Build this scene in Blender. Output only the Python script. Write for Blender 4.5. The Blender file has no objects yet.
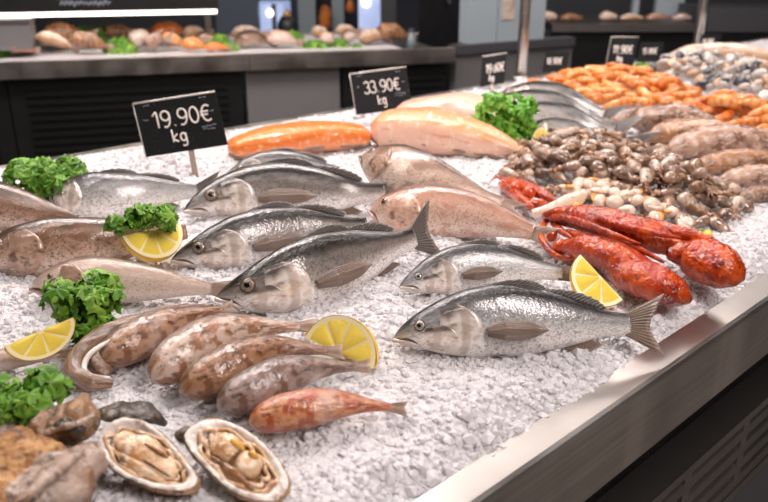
import bpy, math, random
import numpy as np
from mathutils import Vector, Matrix, noise as mnoise

random.seed(7)
RNG = np.random.default_rng(11)
PI = math.pi
scene = bpy.context.scene
COL = scene.collection

# ------------------------------------------------------------------ camera geometry
F = 768.0
PITCH = math.radians(21.1)
ICE = 0.90
CAMZ = ICE + 0.43
SP, CP = math.sin(PITCH), math.cos(PITCH)

def ray(px, py):
    x = (px - 384.0) / F
    d = (py - 251.0) / F
    return np.array([x, CP - d * SP, -(SP + d * CP)])

CAM = np.array([0.0, 0.0, CAMZ])

def at(px, py, z=0.0):
    """place on the height ICE+z seen through a photo pixel"""
    r = ray(px, py)
    t = (ICE + z - CAMZ) / r[2]
    return CAM + r * t

def at_abs(px, py, z):
    r = ray(px, py)
    t = (z - CAMZ) / r[2]
    return CAM + r * t

def at_y(px, py, y):
    r = ray(px, py)
    return CAM + r * (y / r[1])

def at_depth(px, py, t):
    return CAM + ray(px, py) * t

# ------------------------------------------------------------------ table frame
_v = ray(1260, -43)
E = np.array([_v[0], _v[1], 0.0]); E /= np.linalg.norm(E)
N = np.array([E[1], -E[0], 0.0])          # towards the customer side
RIMZ = ICE - 0.016

def nd(p): return float(np.dot(p, N))
def sd(p): return float(np.dot(p, E))

N_IN = nd(at_abs(590, 394, RIMZ))
N_OUT = nd(at_abs(620, 402, RIMZ))
N_BACK = nd(at_abs(262, 127, RIMZ))
S0, S1 = -0.9, 4.9

def plane_n(px, py, c):
    r = ray(px, py)
    t = (c - nd(CAM)) / nd(r)
    return CAM + r * t

Z_FACE = plane_n(677, 430, N_OUT)[2]

def tab(s, n, z): return E * s + N * n + np.array([0, 0, z])

# ------------------------------------------------------------------ mesh helpers
def lin(c):
    if isinstance(c, str):
        c = c.lstrip('#'); c = [int(c[i:i + 2], 16) / 255 for i in (0, 2, 4)]
    return tuple((v / 12.92 if v <= 0.04045 else ((v + 0.055) / 1.055) ** 2.4) for v in c[:3])

class MB:
    """collects vertices, faces, uvw values; builds one mesh object"""
    def __init__(s):
        s.v = []; s.f = []; s.a = []; s.n = 0; s.r = []
    def add(s, V, Fc, A=None, r=0.0):
        V = np.asarray(V, float).reshape(-1, 3)
        s.v.append(V)
        s.a.append(np.zeros((len(V), 3)) if A is None else np.asarray(A, float).reshape(-1, 3))
        s.r.append(np.full(len(V), r))
        n = s.n
        s.f.extend([tuple(i + n for i in q) for q in Fc])
        s.n += len(V)
        return s
    def build(s, name, mat, parent=None, smooth=True, origin=None):
        V = np.concatenate(s.v); A = np.concatenate(s.a); R = np.concatenate(s.r)
        o3 = np.zeros(3)
        if parent is not None:
            o3 = np.array(WORLD_LOC[parent.name])
        elif origin is not None:
            o3 = np.array(origin, float)
        me = bpy.data.meshes.new(name)
        me.from_pydata((V - o3).tolist(), [], s.f)
        at_ = me.attributes.new('uvw', 'FLOAT_VECTOR', 'POINT'); at_.data.foreach_set('vector', A.astype(np.float32).ravel())
        ar = me.attributes.new('rnd', 'FLOAT', 'POINT'); ar.data.foreach_set('value', R.astype(np.float32))
        if smooth: me.polygons.foreach_set('use_smooth', [True] * len(me.polygons))
        me.materials.append(mat)
        me.update()
        o = bpy.data.objects.new(name, me); COL.objects.link(o)
        if parent is not None:
            o.parent = parent
            WORLD_LOC[o.name] = WORLD_LOC[parent.name]
        else:
            o.location = o3
            WORLD_LOC[o.name] = tuple(o3)
        return o

WORLD_LOC = {}

def thing(name, label, cat, loc, group=None):
    o = bpy.data.objects.new(name, None); COL.objects.link(o)
    o.location = tuple(loc); o.empty_display_size = 0.02
    WORLD_LOC[o.name] = tuple(loc)
    return tag(o, label, cat, group)

def tag(o, label, cat, group=None, kind=None):
    if label: o['label'] = label
    if cat: o['category'] = cat
    if group: o['group'] = group
    if kind: o['kind'] = kind
    return o

def struct(o, label=None):
    o['kind'] = 'structure'
    if label: o['label'] = label
    return o

def norm(v): return v / max(1e-12, np.linalg.norm(v))

def cr(points, n):
    """Catmull-Rom through points, n samples, roughly even arc length"""
    P = np.asarray(points, float)
    if len(P) == 2: P = np.array([P[0], (P[0] + P[1]) / 2, P[1]])
    Q = np.vstack([2 * P[0] - P[1], P, 2 * P[-1] - P[-2]])
    out = []
    for i in range(len(P) - 1):
        p0, p1, p2, p3 = Q[i:i + 4]
        for k in range(24):
            t = k / 24
            out.append(.5 * ((2 * p1) + (p2 - p0) * t + (2 * p0 - 5 * p1 + 4 * p2 - p3) * t * t + (3 * p1 - p0 - 3 * p2 + p3) * t ** 3))
    out.append(P[-1]); out = np.array(out)
    d = np.r_[0, np.cumsum(np.linalg.norm(np.diff(out[:, :3], axis=0), axis=1))]
    q = np.linspace(0, d[-1], n)
    return np.stack([np.interp(q, d, out[:, k]) for k in range(out.shape[1])], 1), d[-1]

def prof(pts, x):
    """smooth profile through (x, y) pairs"""
    pts = np.asarray(pts, float)
    xs, ys = pts[:, 0], pts[:, 1]
    h = np.diff(xs); dl = np.diff(ys) / h
    m = np.zeros(len(xs)); m[0], m[-1] = dl[0], dl[-1]
    for i in range(1, len(xs) - 1):
        m[i] = 0 if dl[i - 1] * dl[i] <= 0 else 2 * dl[i - 1] * dl[i] / (dl[i - 1] + dl[i])
    x = np.clip(np.asarray(x, float), xs[0], xs[-1])
    i = np.clip(np.searchsorted(xs, x, 'right') - 1, 0, len(xs) - 2)
    t = (x - xs[i]) / h[i]
    return ((2 * t ** 3 - 3 * t ** 2 + 1) * ys[i] + (t ** 3 - 2 * t ** 2 + t) * h[i] * m[i]
            + (-2 * t ** 3 + 3 * t ** 2) * ys[i + 1] + (t ** 3 - t ** 2) * h[i] * m[i + 1])

def gridfaces(nu, nv, wrap=False):
    f = []
    for i in range(nu - 1):
        for j in range(nv if wrap else nv - 1):
            a = i * nv + j; b = i * nv + (j + 1) % nv
            f.append((a, b, b + nv, a + nv))
    return f

def frames(P, up=(0, 0, 1)):
    T = np.gradient(P, axis=0); T /= np.maximum(1e-12, np.linalg.norm(T, axis=1))[:, None]
    U = []; u = np.array(up, float)
    for t in T:
        u2 = u - t * np.dot(u, t)
        if np.linalg.norm(u2) < 1e-4: u2 = np.cross(t, [1, 0.3, 0.2])
        u = norm(u2); U.append(u)
    U = np.array(U); S = np.cross(T, U)
    return T, U, S

def tube(mb, pts, radii, seg=10, n=None, squash=1.0, up=(0, 0, 1), r=0.0, bump=0.0, bscale=60, caps=True, exps=1.0):
    """tapering tube through world points; radii: list of (t, radius)"""
    n = n or max(6, 6 * len(pts))
    P, L = cr(pts, n)
    t = np.linspace(0, 1, n)
    R = prof(radii, t) if not np.isscalar(radii) else np.full(n, radii)
    T, U, S = frames(P, up)
    V = []; A = []
    for i in range(n):
        for j in range(seg):
            a = 2 * PI * j / seg
            c, s_ = math.cos(a), math.sin(a)
            if exps != 1.0:
                c = math.copysign(abs(c) ** exps, c); s_ = math.copysign(abs(s_) ** exps, s_)
            q = P[i] + S[i] * R[i] * c + U[i] * R[i] * squash * s_
            if bump:
                d = mnoise.noise(Vector(q * bscale)) + .5 * mnoise.noise(Vector(q * bscale * 2.3))
                q = q + (q - P[i]) * bump * d
            V.append(q); A.append((t[i], s_, c))
    f = gridfaces(n, seg, True)
    if caps:
        m = len(V)
        V += [P[0] - T[0] * R[0] * .35, P[-1] + T[-1] * R[-1] * .35]; A += [(0, 0, 0), (1, 0, 0)]
        f += [(m, (j + 1) % seg, j) for j in range(seg)]
        f += [(m + 1, (n - 1) * seg + j, (n - 1) * seg + (j + 1) % seg) for j in range(seg)]
    mb.add(V, f, A, r)
    return mb

def box(mb, c, ax, ay, az, r=0.0):
    """box from centre and three half-axis vectors"""
    c, ax, ay, az = [np.asarray(q, float) for q in (c, ax, ay, az)]
    V = [c + sx * ax + sy * ay + sz * az for sx in (-1, 1) for sy in (-1, 1) for sz in (-1, 1)]
    f = [(0, 1, 3, 2), (4, 6, 7, 5), (0, 4, 5, 1), (2, 3, 7, 6), (0, 2, 6, 4), (1, 5, 7, 3)]
    mb.add(V, f, None, r); return mb

def ell(mb, c, ax, ay, az, nu=12, nv=16, bump=0.0, bscale=60, r=0.0):
    c, ax, ay, az = [np.asarray(q, float) for q in (c, ax, ay, az)]
    V = []; A = []
    for i in range(nu + 1):
        th = PI * i / nu
        for j in range(nv):
            ph = 2 * PI * j / nv
            l = np.array([math.sin(th) * math.cos(ph), math.sin(th) * math.sin(ph), math.cos(th)])
            k = 1.0
            q = c + l[0] * ax + l[1] * ay + l[2] * az
            if bump:
                k += bump * (mnoise.noise(Vector(q * bscale)) + .5 * mnoise.noise(Vector(q * bscale * 2.1)))
                q = c + (q - c) * k
            V.append(q); A.append(l)
    mb.add(V, gridfaces(nu + 1, nv, True), A, r); return mb

def slab(mb, V, thick, nrm):
    pass

# ------------------------------------------------------------------ material helper
def M(name, base, rough=.5, metal=0.0, layers=(), bump=None, coat=0.0, sss=0.0, sssr=.01, trans=0.0, emit=None, es=1.0,
      spec=.5, ior=1.45, aniso=0.0, alpha=1.0, rvar=0.0, roughvar=None):
    """layers: (kind, scale, lo, hi, colour, amount, coords, detail) mixed in order over the base colour"""
    m = bpy.data.materials.new(name); m.use_nodes = True
    nt = m.node_tree; nd_ = nt.nodes; L = nt.links
    b = nd_['Principled BSDF']
    def inp(k, v):
        if k in b.inputs: b.inputs[k].default_value = v
    c = lin(base)
    inp('Base Color', (*c, 1)); inp('Roughness', rough); inp('Metallic', metal)
    inp('Coat Weight', coat); inp('Coat Roughness', .05); inp('Subsurface Weight', sss)
    inp('Subsurface Radius', (sssr, sssr * .8, sssr * .7)); inp('Subsurface Scale', 1.0)
    inp('Transmission Weight', trans); inp('IOR', ior); inp('Specular IOR Level', spec); inp('Alpha', alpha)
    inp('Anisotropic', aniso)
    if emit is not None:
        inp('Emission Color', (*lin(emit), 1)); inp('Emission Strength', es)
    tc = nd_.new('ShaderNodeTexCoord')
    at1 = nd_.new('ShaderNodeAttribute'); at1.attribute_name = 'uvw'
    at2 = nd_.new('ShaderNodeAttribute'); at2.attribute_name = 'rnd'
    oi = nd_.new('ShaderNodeObjectInfo')
    def coord(kind, scale):
        mp = nd_.new('ShaderNodeMapping')
        L.new(at1.outputs['Vector'] if kind == 'uvw' else tc.outputs['Object'], mp.inputs['Vector'])
        if kind == 'objr':
            cx = nd_.new('ShaderNodeCombineXYZ')
            for k in range(3):
                mm = nd_.new('ShaderNodeMath'); mm.operation = 'MULTIPLY'; mm.inputs[1].default_value = 7.3 + 5 * k
                L.new(oi.outputs['Random'], mm.inputs[0]); L.new(mm.outputs[0], cx.inputs[k])
            L.new(cx.outputs[0], mp.inputs['Location'])
        mp.inputs['Scale'].default_value = (scale,) * 3 if np.isscalar(scale) else scale
        return mp.outputs['Vector']
    def fac(kind, scale, lo, hi, coords, detail):
        if kind in ('u', 'v', 'w'):
            sx = nd_.new('ShaderNodeSeparateXYZ'); L.new(at1.outputs['Vector'], sx.inputs[0])
            src = sx.outputs['uvw'.index(kind)]
            if detail:
                nz = nd_.new('ShaderNodeTexNoise'); nz.inputs['Scale'].default_value = 1.0; nz.inputs['Detail'].default_value = 3
                L.new(coord('uvw', scale), nz.inputs['Vector'])
                ma = nd_.new('ShaderNodeMath'); ma.operation = 'MULTIPLY_ADD'
                L.new(nz.outputs['Fac'], ma.inputs[0]); ma.inputs[1].default_value = detail
                mb_ = nd_.new('ShaderNodeMath'); mb_.operation = 'SUBTRACT'; mb_.inputs[1].default_value = detail * .5
                L.new(src, mb_.inputs[0]); L.new(mb_.outputs[0], ma.inputs[2]); src = ma.outputs[0]
        elif kind == 'rnd': src = at2.outputs['Fac']
        elif kind == 'obj': src = oi.outputs['Random']
        elif kind == 'noise':
            t = nd_.new('ShaderNodeTexNoise'); t.inputs['Scale'].default_value = 1.0; t.inputs['Detail'].default_value = detail
            L.new(coord(coords, scale), t.inputs['Vector']); src = t.outputs['Fac']
        elif kind == 'voro':
            t = nd_.new('ShaderNodeTexVoronoi'); t.inputs['Scale'].default_value = 1.0
            L.new(coord(coords, scale), t.inputs['Vector']); src = t.outputs['Distance']
        elif kind == 'vedge':
            t = nd_.new('ShaderNodeTexVoronoi'); t.feature = 'DISTANCE_TO_EDGE'; t.inputs['Scale'].default_value = 1.0
            L.new(coord(coords, scale), t.inputs['Vector']); src = t.outputs['Distance']
        elif kind == 'wave':
            t = nd_.new('ShaderNodeTexWave'); t.inputs['Scale'].default_value = 1.0; t.inputs['Distortion'].default_value = detail
            t.inputs['Detail'].default_value = 2
            if not np.isscalar(scale) and scale[1] > scale[0]: t.bands_direction = 'Y'
            L.new(coord(coords, scale), t.inputs['Vector']); src = t.outputs['Fac']
        mr = nd_.new('ShaderNodeMapRange'); mr.interpolation_type = 'SMOOTHSTEP'
        if lo > hi:
            mr.inputs['From Min'].default_value = hi; mr.inputs['From Max'].default_value = lo
            mr.inputs['To Min'].default_value = 1; mr.inputs['To Max'].default_value = 0
        else:
            mr.inputs['From Min'].default_value = lo; mr.inputs['From Max'].default_value = hi
        L.new(src, mr.inputs['Value'])
        return mr.outputs['Result']
    cur = None
    for ly in layers:
        kind, scale, lo, hi, colr, amt = ly[:6]
        coords = ly[6] if len(ly) > 6 else 'obj'
        detail = ly[7] if len(ly) > 7 else (0 if kind in 'uvw' else 3)
        fo = fac(kind, scale, lo, hi, coords, detail)
        mu = nd_.new('ShaderNodeMath'); mu.operation = 'MULTIPLY'; mu.inputs[1].default_value = amt
        L.new(fo, mu.inputs[0])
        mx = nd_.new('ShaderNodeMix'); mx.data_type = 'RGBA'
        if cur is None: mx.inputs['A'].default_value = (*c, 1)
        else: L.new(cur, mx.inputs['A'])
        mx.inputs['B'].default_value = (*lin(colr), 1)
        L.new(mu.outputs[0], mx.inputs['Factor'])
        cur = mx.outputs['Result']
    if cur is not None: L.new(cur, b.inputs['Base Color'])
    if roughvar:
        kind, scale, lo, hi, r0, r1, coords = roughvar
        fo = fac(kind, scale, lo, hi, coords, 4)
        mr = nd_.new('ShaderNodeMapRange'); mr.inputs['To Min'].default_value = r0; mr.inputs['To Max'].default_value = r1
        L.new(fo, mr.inputs['Value']); L.new(mr.outputs['Result'], b.inputs['Roughness'])
    if bump:
        prev = None
        for (kind, scale, strength, dist, coords) in bump:
            t = fac(kind, scale, 0.0, 1.0, coords, 4)
            bn = nd_.new('ShaderNodeBump'); bn.inputs['Strength'].default_value = strength; bn.inputs['Distance'].default_value = dist
            L.new(t, bn.inputs['Height'])
            if prev is not None: L.new(prev, bn.inputs['Normal'])
            prev = bn.outputs['Normal']
        L.new(prev, b.inputs['Normal'])
        L.new(prev, b.inputs['Coat Normal'])
    return m

# ------------------------------------------------------------------ materials
mt_ice = M('ice', '#dbd8d9', rough=.3, trans=.08, ior=1.31, sss=.15, sssr=.006, spec=.4,
           layers=[('rnd', 1, 0, 1, '#cfcccf', .6)])
mt_icebed = M('ice_bed', '#dbd8d9', rough=.4, sss=.15, sssr=.006, spec=.35,
              bump=[('voro', 150, .9, .004, 'obj'), ('noise', 420, .4, .002, 'obj')])
mt_steel = M('brushed_steel', '#c4bfba', rough=.3, metal=1.0, aniso=.4,
             layers=[('noise', (3, 3, 160), .3, .7, '#a09a95', .6), ('noise', (9, 9, .6), .5, .75, '#e0d8d0', .7), ('noise', 9, .45, .75, '#8d8681', .35)],  # pale upright streaks put reflections into the steel's colour
             bump=[('noise', (4, 4, 400), .05, .001, 'obj')], roughvar=('noise', 7, .3, .7, .28, .46, 'obj'))
mt_steel_dk = M('dull_steel', '#8f8b89', rough=.42, metal=1.0, layers=[('noise', 6, .4, .7, '#77726f', .5)])
mt_black = M('black_paint', '#101011', rough=.45, layers=[('noise', 20, .4, .7, '#18181a', .6)])
mt_blackslat = M('black_slat', '#0d0d0e', rough=.45)
mt_grey = M('grey_panel', '#7d7b7c', rough=.5, metal=.3, layers=[('noise', 5, .4, .7, '#747273', .5)])
mt_paleblue = M('pale_cabinet', '#9fabb2', rough=.4)
mt_darkgrey = M('dark_grey_panel', '#47474a', rough=.5)
mt_wall = M('wall_paint', '#3a3c40', rough=.7, layers=[('noise', 3, .4, .7, '#33363b', .5)])
mt_wallf = M('front_wall_paint', '#b5aca6', rough=.7, layers=[('noise', 2.5, .4, .6, '#5e5854', .8)])
mt_floor = M('floor_tile', '#6f6a66', rough=.3, layers=[('noise', 14, .4, .7, '#5f5a57', .6), ('noise', 1.3, .45, .6, '#89837e', .6)])
mt_ceil = M('ceiling_paint', '#2e2e30', rough=.8)
mt_lamp = M('lamp_tube', '#ffffff', emit='#fff0e4', es=4.0)
mt_text = M('chalk', '#efe4dd', rough=.8)
mt_smudge = M('chalk_smudge', '#8d95a3', rough=.8)
mt_board = M('sign_board', '#0e0f10', rough=.6, spec=.3, layers=[('noise', 35, .6, .75, '#2a2d30', .5), ('noise', 130, .66, .74, '#5a5f66', .45)])
mt_edge = M('sign_edge', '#cfc8c2', rough=.35, metal=.4)
mt_clear = M('sign_stake', '#c9b7a8', rough=.15, trans=.5, metal=0.2)

# fish: u along the body, v from belly (-1) to back (+1)
def fishmat(name, belly, flank, mid, back, speck, metal=.35, vl=(.0, .35, .75), head=None, mott=None, scale=(120, 15, 15), rough=.3, spk=.55):
    ly = [('v', (9, 3, 3), -.75, -.05, flank, 1.0, 'uvw', .35),
          ('v', (14, 4, 4), vl[0], vl[1], mid, 1.0, 'uvw', .35),
          ('v', (22, 5, 5), vl[1], vl[2], back, 1.0, 'uvw', .3)]
    ly += [('noise', (70, 9, 9), .5, .7, speck, spk, 'uvw', 5),
           ('voro', scale, .5, .75, speck, .4, 'uvw')]
    if mott: ly += [('noise', (11, 1.6, 1.6), .48, .64, mott, .7, 'uvw', 4)]
    if head: ly += [('u', (12, 5, 5), .30, .2, head, .6, 'uvw', .06), ('noise', (26, 8, 8), .58, .7, back, .25, 'uvw', 4)]
    return M(name, belly, rough=rough, metal=metal, coat=1.0, spec=.35, sss=.1, sssr=.003, layers=ly,
             bump=[('voro', scale, .3, .0005, 'uvw'), ('noise', (34, 5, 5), .5, .0009, 'uvw')])

mt_bass = fishmat('bass_skin', '#f6f0ec', '#e9e3de', '#8d847e', '#1b1613', '#544c46', metal=.1, vl=(-.45, .26, .70))
mt_bream = fishmat('bream_skin', '#f6f1ed', '#e9e5e2', '#969392', '#242324', '#605d5c', metal=.1, vl=(-.35, .36, .80))
mt_pink = fishmat('pink_fish_skin', '#e9d3c6', '#dcb9a6', '#c69d89', '#7d5848', '#96624d', metal=.1, vl=(.1, .5, .85), spk=.65, mott='#c08c74')
mt_tan = fishmat('tan_fish_skin', '#e3cfc2', '#cfb3a2', '#a88a78', '#4d3e36', '#7a5e50', metal=.12, vl=(.0, .5, .85), mott='#9a7c6a')
mt_brown = fishmat('brown_fish_skin', '#dcc6b6', '#c3a18c', '#94745f', '#4a382e', '#5b4638', metal=.1, vl=(-.15, .35, .75), mott='#7d5942', spk=.8)
mt_pale = fishmat('pale_fish_skin', '#e6d5ca', '#dcc6b9', '#bba493', '#7a6456', '#a58c7c', metal=.12, vl=(.2, .6, .9))
mt_gold = M('fish_iris', '#94806b', rough=.2, metal=.1, coat=1.0, layers=[('noise', 300, .4, .65, '#584533', .7)])
mt_silver_iris = M('fish_iris_silver', '#b4aea4', rough=.2, metal=.4, coat=1.0, layers=[('noise', 300, .4, .65, '#7c766d', .5)])
mt_pupil = M('fish_pupil', '#050506', rough=.08, coat=1.0)
mt_gill = M('gill_plate', '#f0e6de', rough=.22, metal=.15, coat=1.0, layers=[
    ('noise', (9, 4, 4), .45, .65, '#c2ab9b', .6, 'uvw', 3), ('v', (3, 2, 2), .35, .8, '#3a312d', .9, 'uvw', .6),
    ('wave', (1.6, .3, 1), .6, .95, '#a38b7c', .5, 'uvw', 2.5), ('noise', (5, 2, 3), .62, .72, '#6f584a', .6, 'uvw', 2)], bump=[('noise', (8, 4, 4), .4, .0012, 'uvw')])
mt_gillbrown = M('gill_plate_brown', '#c2a28d', rough=.28, metal=.1, coat=.6, layers=[
    ('v', (3, 2, 2), .1, .8, '#75594a', .8, 'uvw', .5), ('noise', (9, 5, 5), .42, .62, '#9c7963', .7, 'uvw', 4), ('noise', (4, 3, 3), .56, .66, '#4e382c', .7, 'uvw', 3)], bump=[('noise', (8, 4, 4), .4, .0012, 'uvw')])
mt_gillpink = M('gill_plate_pink', '#dfb9a4', rough=.25, metal=.15, coat=.6, layers=[
    ('noise', (9, 5, 5), .42, .62, '#c28f77', .6, 'uvw', 4), ('noise', (4, 3, 3), .58, .68, '#6f4a3a', .7, 'uvw', 3)],
    bump=[('noise', (8, 4, 4), .4, .0012, 'uvw')])
mt_mouth = M('mouth_line', '#4c3d36', rough=.4, coat=.4)
mt_lip = M('lip_skin', '#c8b9ae', rough=.3, coat=.5, metal=.2)
def finmat(name, a, b_, c):
    return M(name, a, rough=.35, coat=.35, layers=[('wave', (1.2, 4.5, 1), .35, .8, b_, .75, 'uvw', .8), ('u', (5, 5, 5), .75, 1.0, c, .6, 'uvw', .4),
             ('noise', (6, 14, 6), .5, .7, b_, .5, 'uvw', 4)], bump=[('wave', (1.2, 4.5, 1), .7, .001, 'uvw')])
mt_fin = finmat('fin', '#8d7768', '#5c4a40', '#b8a496')
mt_findk = finmat('fin_dark', '#6d655f', '#332e2b', '#9d928a')
mt_finpink = finmat('fin_pink', '#bb9f8e', '#8d7261', '#d6c2b5')
mt_mullet = [M('mullet_skin_%d' % i, a, rough=.3, coat=1.0, sss=.1, sssr=.003, layers=[
    ('noise', (13, 1.7, 1.7), .44, .57, b_, .92, 'uvw', 5), ('noise', (20, 2.8, 2.8), .53, .68, c_, .75, 'uvw', 5), ('noise', (9, 3, 3), .6, .7, '#e6d6ca', .7, 'objr', 3),
    ('v', (8, 3, 3), .3, 1.0, d_, .55, 'uvw', .6)],
    bump=[('noise', (22, 3.2, 3.2), .6, .0022, 'uvw'), ('noise', (70, 10, 10), .3, .0005, 'uvw')]) for i, (a, b_, c_, d_) in enumerate([
        ('#a98267', '#744628', '#32221a', '#6a5f57'), ('#c9b0a0', '#92603e', '#3f2e25', '#7d7067'),
        ('#9f7557', '#744525', '#281b14', '#594a3e'), ('#98827a', '#6b4b3a', '#2a2625', '#565453'),
        ('#c88a62', '#a84a20', '#66331f', '#a35a36')])]
mt_salmon = M('salmon_flesh', '#e8813a', rough=.28, coat=.5, sss=.25, sssr=.008, layers=[
    ('noise', (30, 2.2, 2.2), .54, .66, '#f8c9a0', .6, 'uvw', 2), ('noise', (8, 4, 4), .45, .65, '#df6f28', .6, 'uvw', 3), ('v', (8, 4, 4), .1, -.8, '#f0b48c', .8, 'uvw', .4)],
    bump=[('noise', (30, 3, 3), .4, .002, 'uvw')])
mt_pinkfillet = M('pink_fillet', '#e9bfa8', rough=.3, coat=.5, sss=.25, sssr=.008, layers=[
    ('v', (9, 3, 3), .25, .8, '#e59a64', .85, 'uvw', .9), ('noise', (28, 2.2, 2.2), .55, .68, '#f6e0d2', .55, 'uvw', 2), ('noise', (7, 3, 3), .55, .68, '#dd7f45', .55, 'uvw', 3)],
    bump=[('noise', (28, 3, 3), .4, .002, 'uvw'), ('noise', (14, 5, 5), .4, .003, 'uvw')])
mt_palefillet = M('pale_fillet', '#e8d0c3', rough=.3, coat=.5, sss=.25, sssr=.008, layers=[
    ('v', (9, 3, 3), .2, .9, '#d8a487', .7, 'uvw', .8), ('noise', (9, 3, 3), .55, .7, '#b98a72', .5, 'uvw', 3)], bump=[('noise', (20, 8, 8), .3, .003, 'uvw')])
mt_filletskin = M('fillet_skin', '#8b6c5c', rough=.35, coat=.4, layers=[('noise', 60, .4, .6, '#b09280', .6)])
mt_red = M('lobster_shell', '#ae320a', rough=.24, coat=.6, layers=[
    ('noise', 42, .42, .6, '#d6581a', .85), ('noise', 26, .52, .66, '#7a1a05', .75), ('noise', 190, .6, .7, '#e88a48', .5), ('noise', 90, .6, .68, '#480d03', .6)],
    bump=[('noise', 95, .7, .004, 'obj'), ('voro', 200, .35, .002, 'obj')])
mt_redlight = M('lobster_joint', '#d6501a', rough=.18, coat=.8, layers=[('noise', 120, .45, .65, '#b0320c', .7)])
mt_reddark = M('lobster_leg', '#8a2007', rough=.25, coat=.6, layers=[('noise', 70, .4, .6, '#c84a18', .8)], bump=[('noise', 120, .6, .003, 'obj')])
mt_green = M('parsley_leaf', '#6b962a', rough=.42, sss=.15, sssr=.003, layers=[
    ('rnd', 1, .0, .5, '#41720f', .9), ('rnd', 1, .5, 1.0, '#98be4a', .85), ('u', (1, 1, 1), .35, 1.0, '#5f9c2a', .4)],
    bump=[('noise', 300, .3, .002, 'obj')])
mt_greenlt = M('lettuce_leaf', '#6fae2e', rough=.42, sss=.15, sssr=.003, layers=[
    ('rnd', 1, .0, .5, '#4c8f1d', .9), ('rnd', 1, .5, 1.0, '#93c94c', .85)], bump=[('noise', 300, .3, .002, 'obj')])
mt_stem = M('parsley_stem', '#6f9a3c', rough=.45)
mt_rind = M('lemon_rind', '#f9c524', rough=.38, coat=.2, bump=[('voro', 700, .35, .001, 'obj')], layers=[('noise', 60, .4, .7, '#f5c63a', .6)])
mt_pith = M('lemon_pith', '#faeab4', rough=.45)
mt_flesh = M('lemon_flesh', '#ffdc38', rough=.2, coat=.5, sss=.1, sssr=.003, layers=[
    ('noise', (26, 9, 9), .45, .7, '#fdea90', .8, 'uvw', 4)], bump=[('noise', (60, 14, 14), .5, .002, 'uvw')])
mt_pearl = M('oyster_pearl', '#e9dfd6', rough=.25, coat=.6, layers=[
    ('noise', 45, .5, .7, '#cbb8a8', .6), ('noise', 34, .58, .68, '#8a5f45', .7), ('noise', 60, .6, .68, '#57504b', .5)], bump=[('noise', 90, .6, .004, 'obj')])
mt_shellout = M('oyster_outside', '#8a6a4e', rough=.6, coat=.25, layers=[
    ('noise', 28, .42, .62, '#c39a72', .9), ('noise', 55, .5, .66, '#3f2f25', .9), ('noise', 110, .58, .7, '#d9c1a6', .6)],
    bump=[('noise', 70, .9, .006, 'obj'), ('wave', (30, 30, 60), .4, .003, 'obj')])
mt_shellbrown = M('oyster_brown', '#9a6a3c', rough=.55, coat=.3, layers=[
    ('noise', 40, .42, .6, '#c2935d', .9), ('noise', 70, .5, .64, '#4a2f1c', .9)], bump=[('noise', 110, .9, .006, 'obj')])
mt_shellpale = M('oyster_pale', '#b09a8c', rough=.4, coat=.4, layers=[
    ('noise', 24, .45, .58, '#7f5638', .85), ('noise', 70, .56, .66, '#4a3a30', .7), ('noise', 60, .56, .68, '#d8c8bd', .7)], bump=[('noise', 50, .9, .008, 'obj'), ('noise', 130, .5, .003, 'obj')])
mt_shelldark = M('oyster_dark', '#3b332c', rough=.4, coat=.4, layers=[('noise', 60, .45, .65, '#6d5f52', .8)], bump=[('noise', 90, .6, .004, 'obj')])
mt_meat = M('oyster_meat', '#e3c19d', rough=.18, coat=.8, sss=.2, sssr=.004, layers=[
    ('noise', 45, .44, .58, '#c08d58', .85), ('noise', 90, .54, .66, '#f2dfc8', .8), ('noise', 38, .57, .66, '#6b4625', .75)], bump=[('noise', 90, .7, .005, 'obj')])
mt_meatyellow = M('oyster_meat_yellow', '#d9a23e', rough=.18, coat=.8, sss=.3, sssr=.006, layers=[('noise', 80, .45, .65, '#e9c884', .7)])
mt_meatdark = M('oyster_mantle', '#8a5c33', rough=.2, coat=.8, layers=[('noise', 80, .45, .65, '#5c3a1f', .8)], bump=[('noise', 150, .6, .003, 'obj')])
mt_octo = [M('octopus_skin_%d' % i, a, rough=.2, coat=.8, sss=.15, sssr=.004, layers=[
    ('noise', 50, .44, .6, b_, .8, 'objr', 4), ('noise', 110, .55, .66, c_, .8, 'objr', 4)], bump=[('noise', 100, .4, .0015, 'objr')]) for i, (a, b_, c_) in enumerate([
        ('#a98d7b', '#755b4c', '#dccbbd'), ('#866b5a', '#523e32', '#c2ab9a'), ('#c6b0a0', '#937967', '#66503f'), ('#97765d', '#664832', '#cda98a')])]
mt_octhead = M('octopus_head', '#7d5c45', rough=.25, coat=.7, layers=[('noise', 90, .42, .6, '#b98c66', .8, 'objr', 4), ('noise', 60, .55, .66, '#33261e', .8, 'objr', 4)])
mt_scallop = M('scallop_meat', '#dcc6b4', rough=.2, coat=.7, sss=.3, sssr=.006, layers=[('noise', 60, .5, .7, '#dcb794', .6, 'objr', 3)])
mt_roe = M('scallop_roe', '#ee9a3a', rough=.2, coat=.7, sss=.2, sssr=.005)
mt_crableg = M('crab_leg_shell', '#e9d3bf', rough=.3, coat=.5, layers=[('noise', 150, .58, .66, '#8d6a50', .8), ('u', (3, 3, 3), .6, 1, '#ecc49a', .6, 'uvw', .3)])
mt_shrimp = [M('shrimp_shell_%d' % i, a, rough=.28, coat=.6, sss=.2, sssr=.005, layers=[
    ('wave', (2.0, .5, .5), .5, .95, b_, .8, 'uvw', .8), ('noise', 40, .5, .66, c_, .6, 'objr', 3)]) for i, (a, b_, c_) in enumerate([
        ('#db8536', '#b85c18', '#eeb070'), ('#d37426', '#a94e10', '#e8a35c'), ('#e39a52', '#c46e28', '#f2c690')])]
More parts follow.
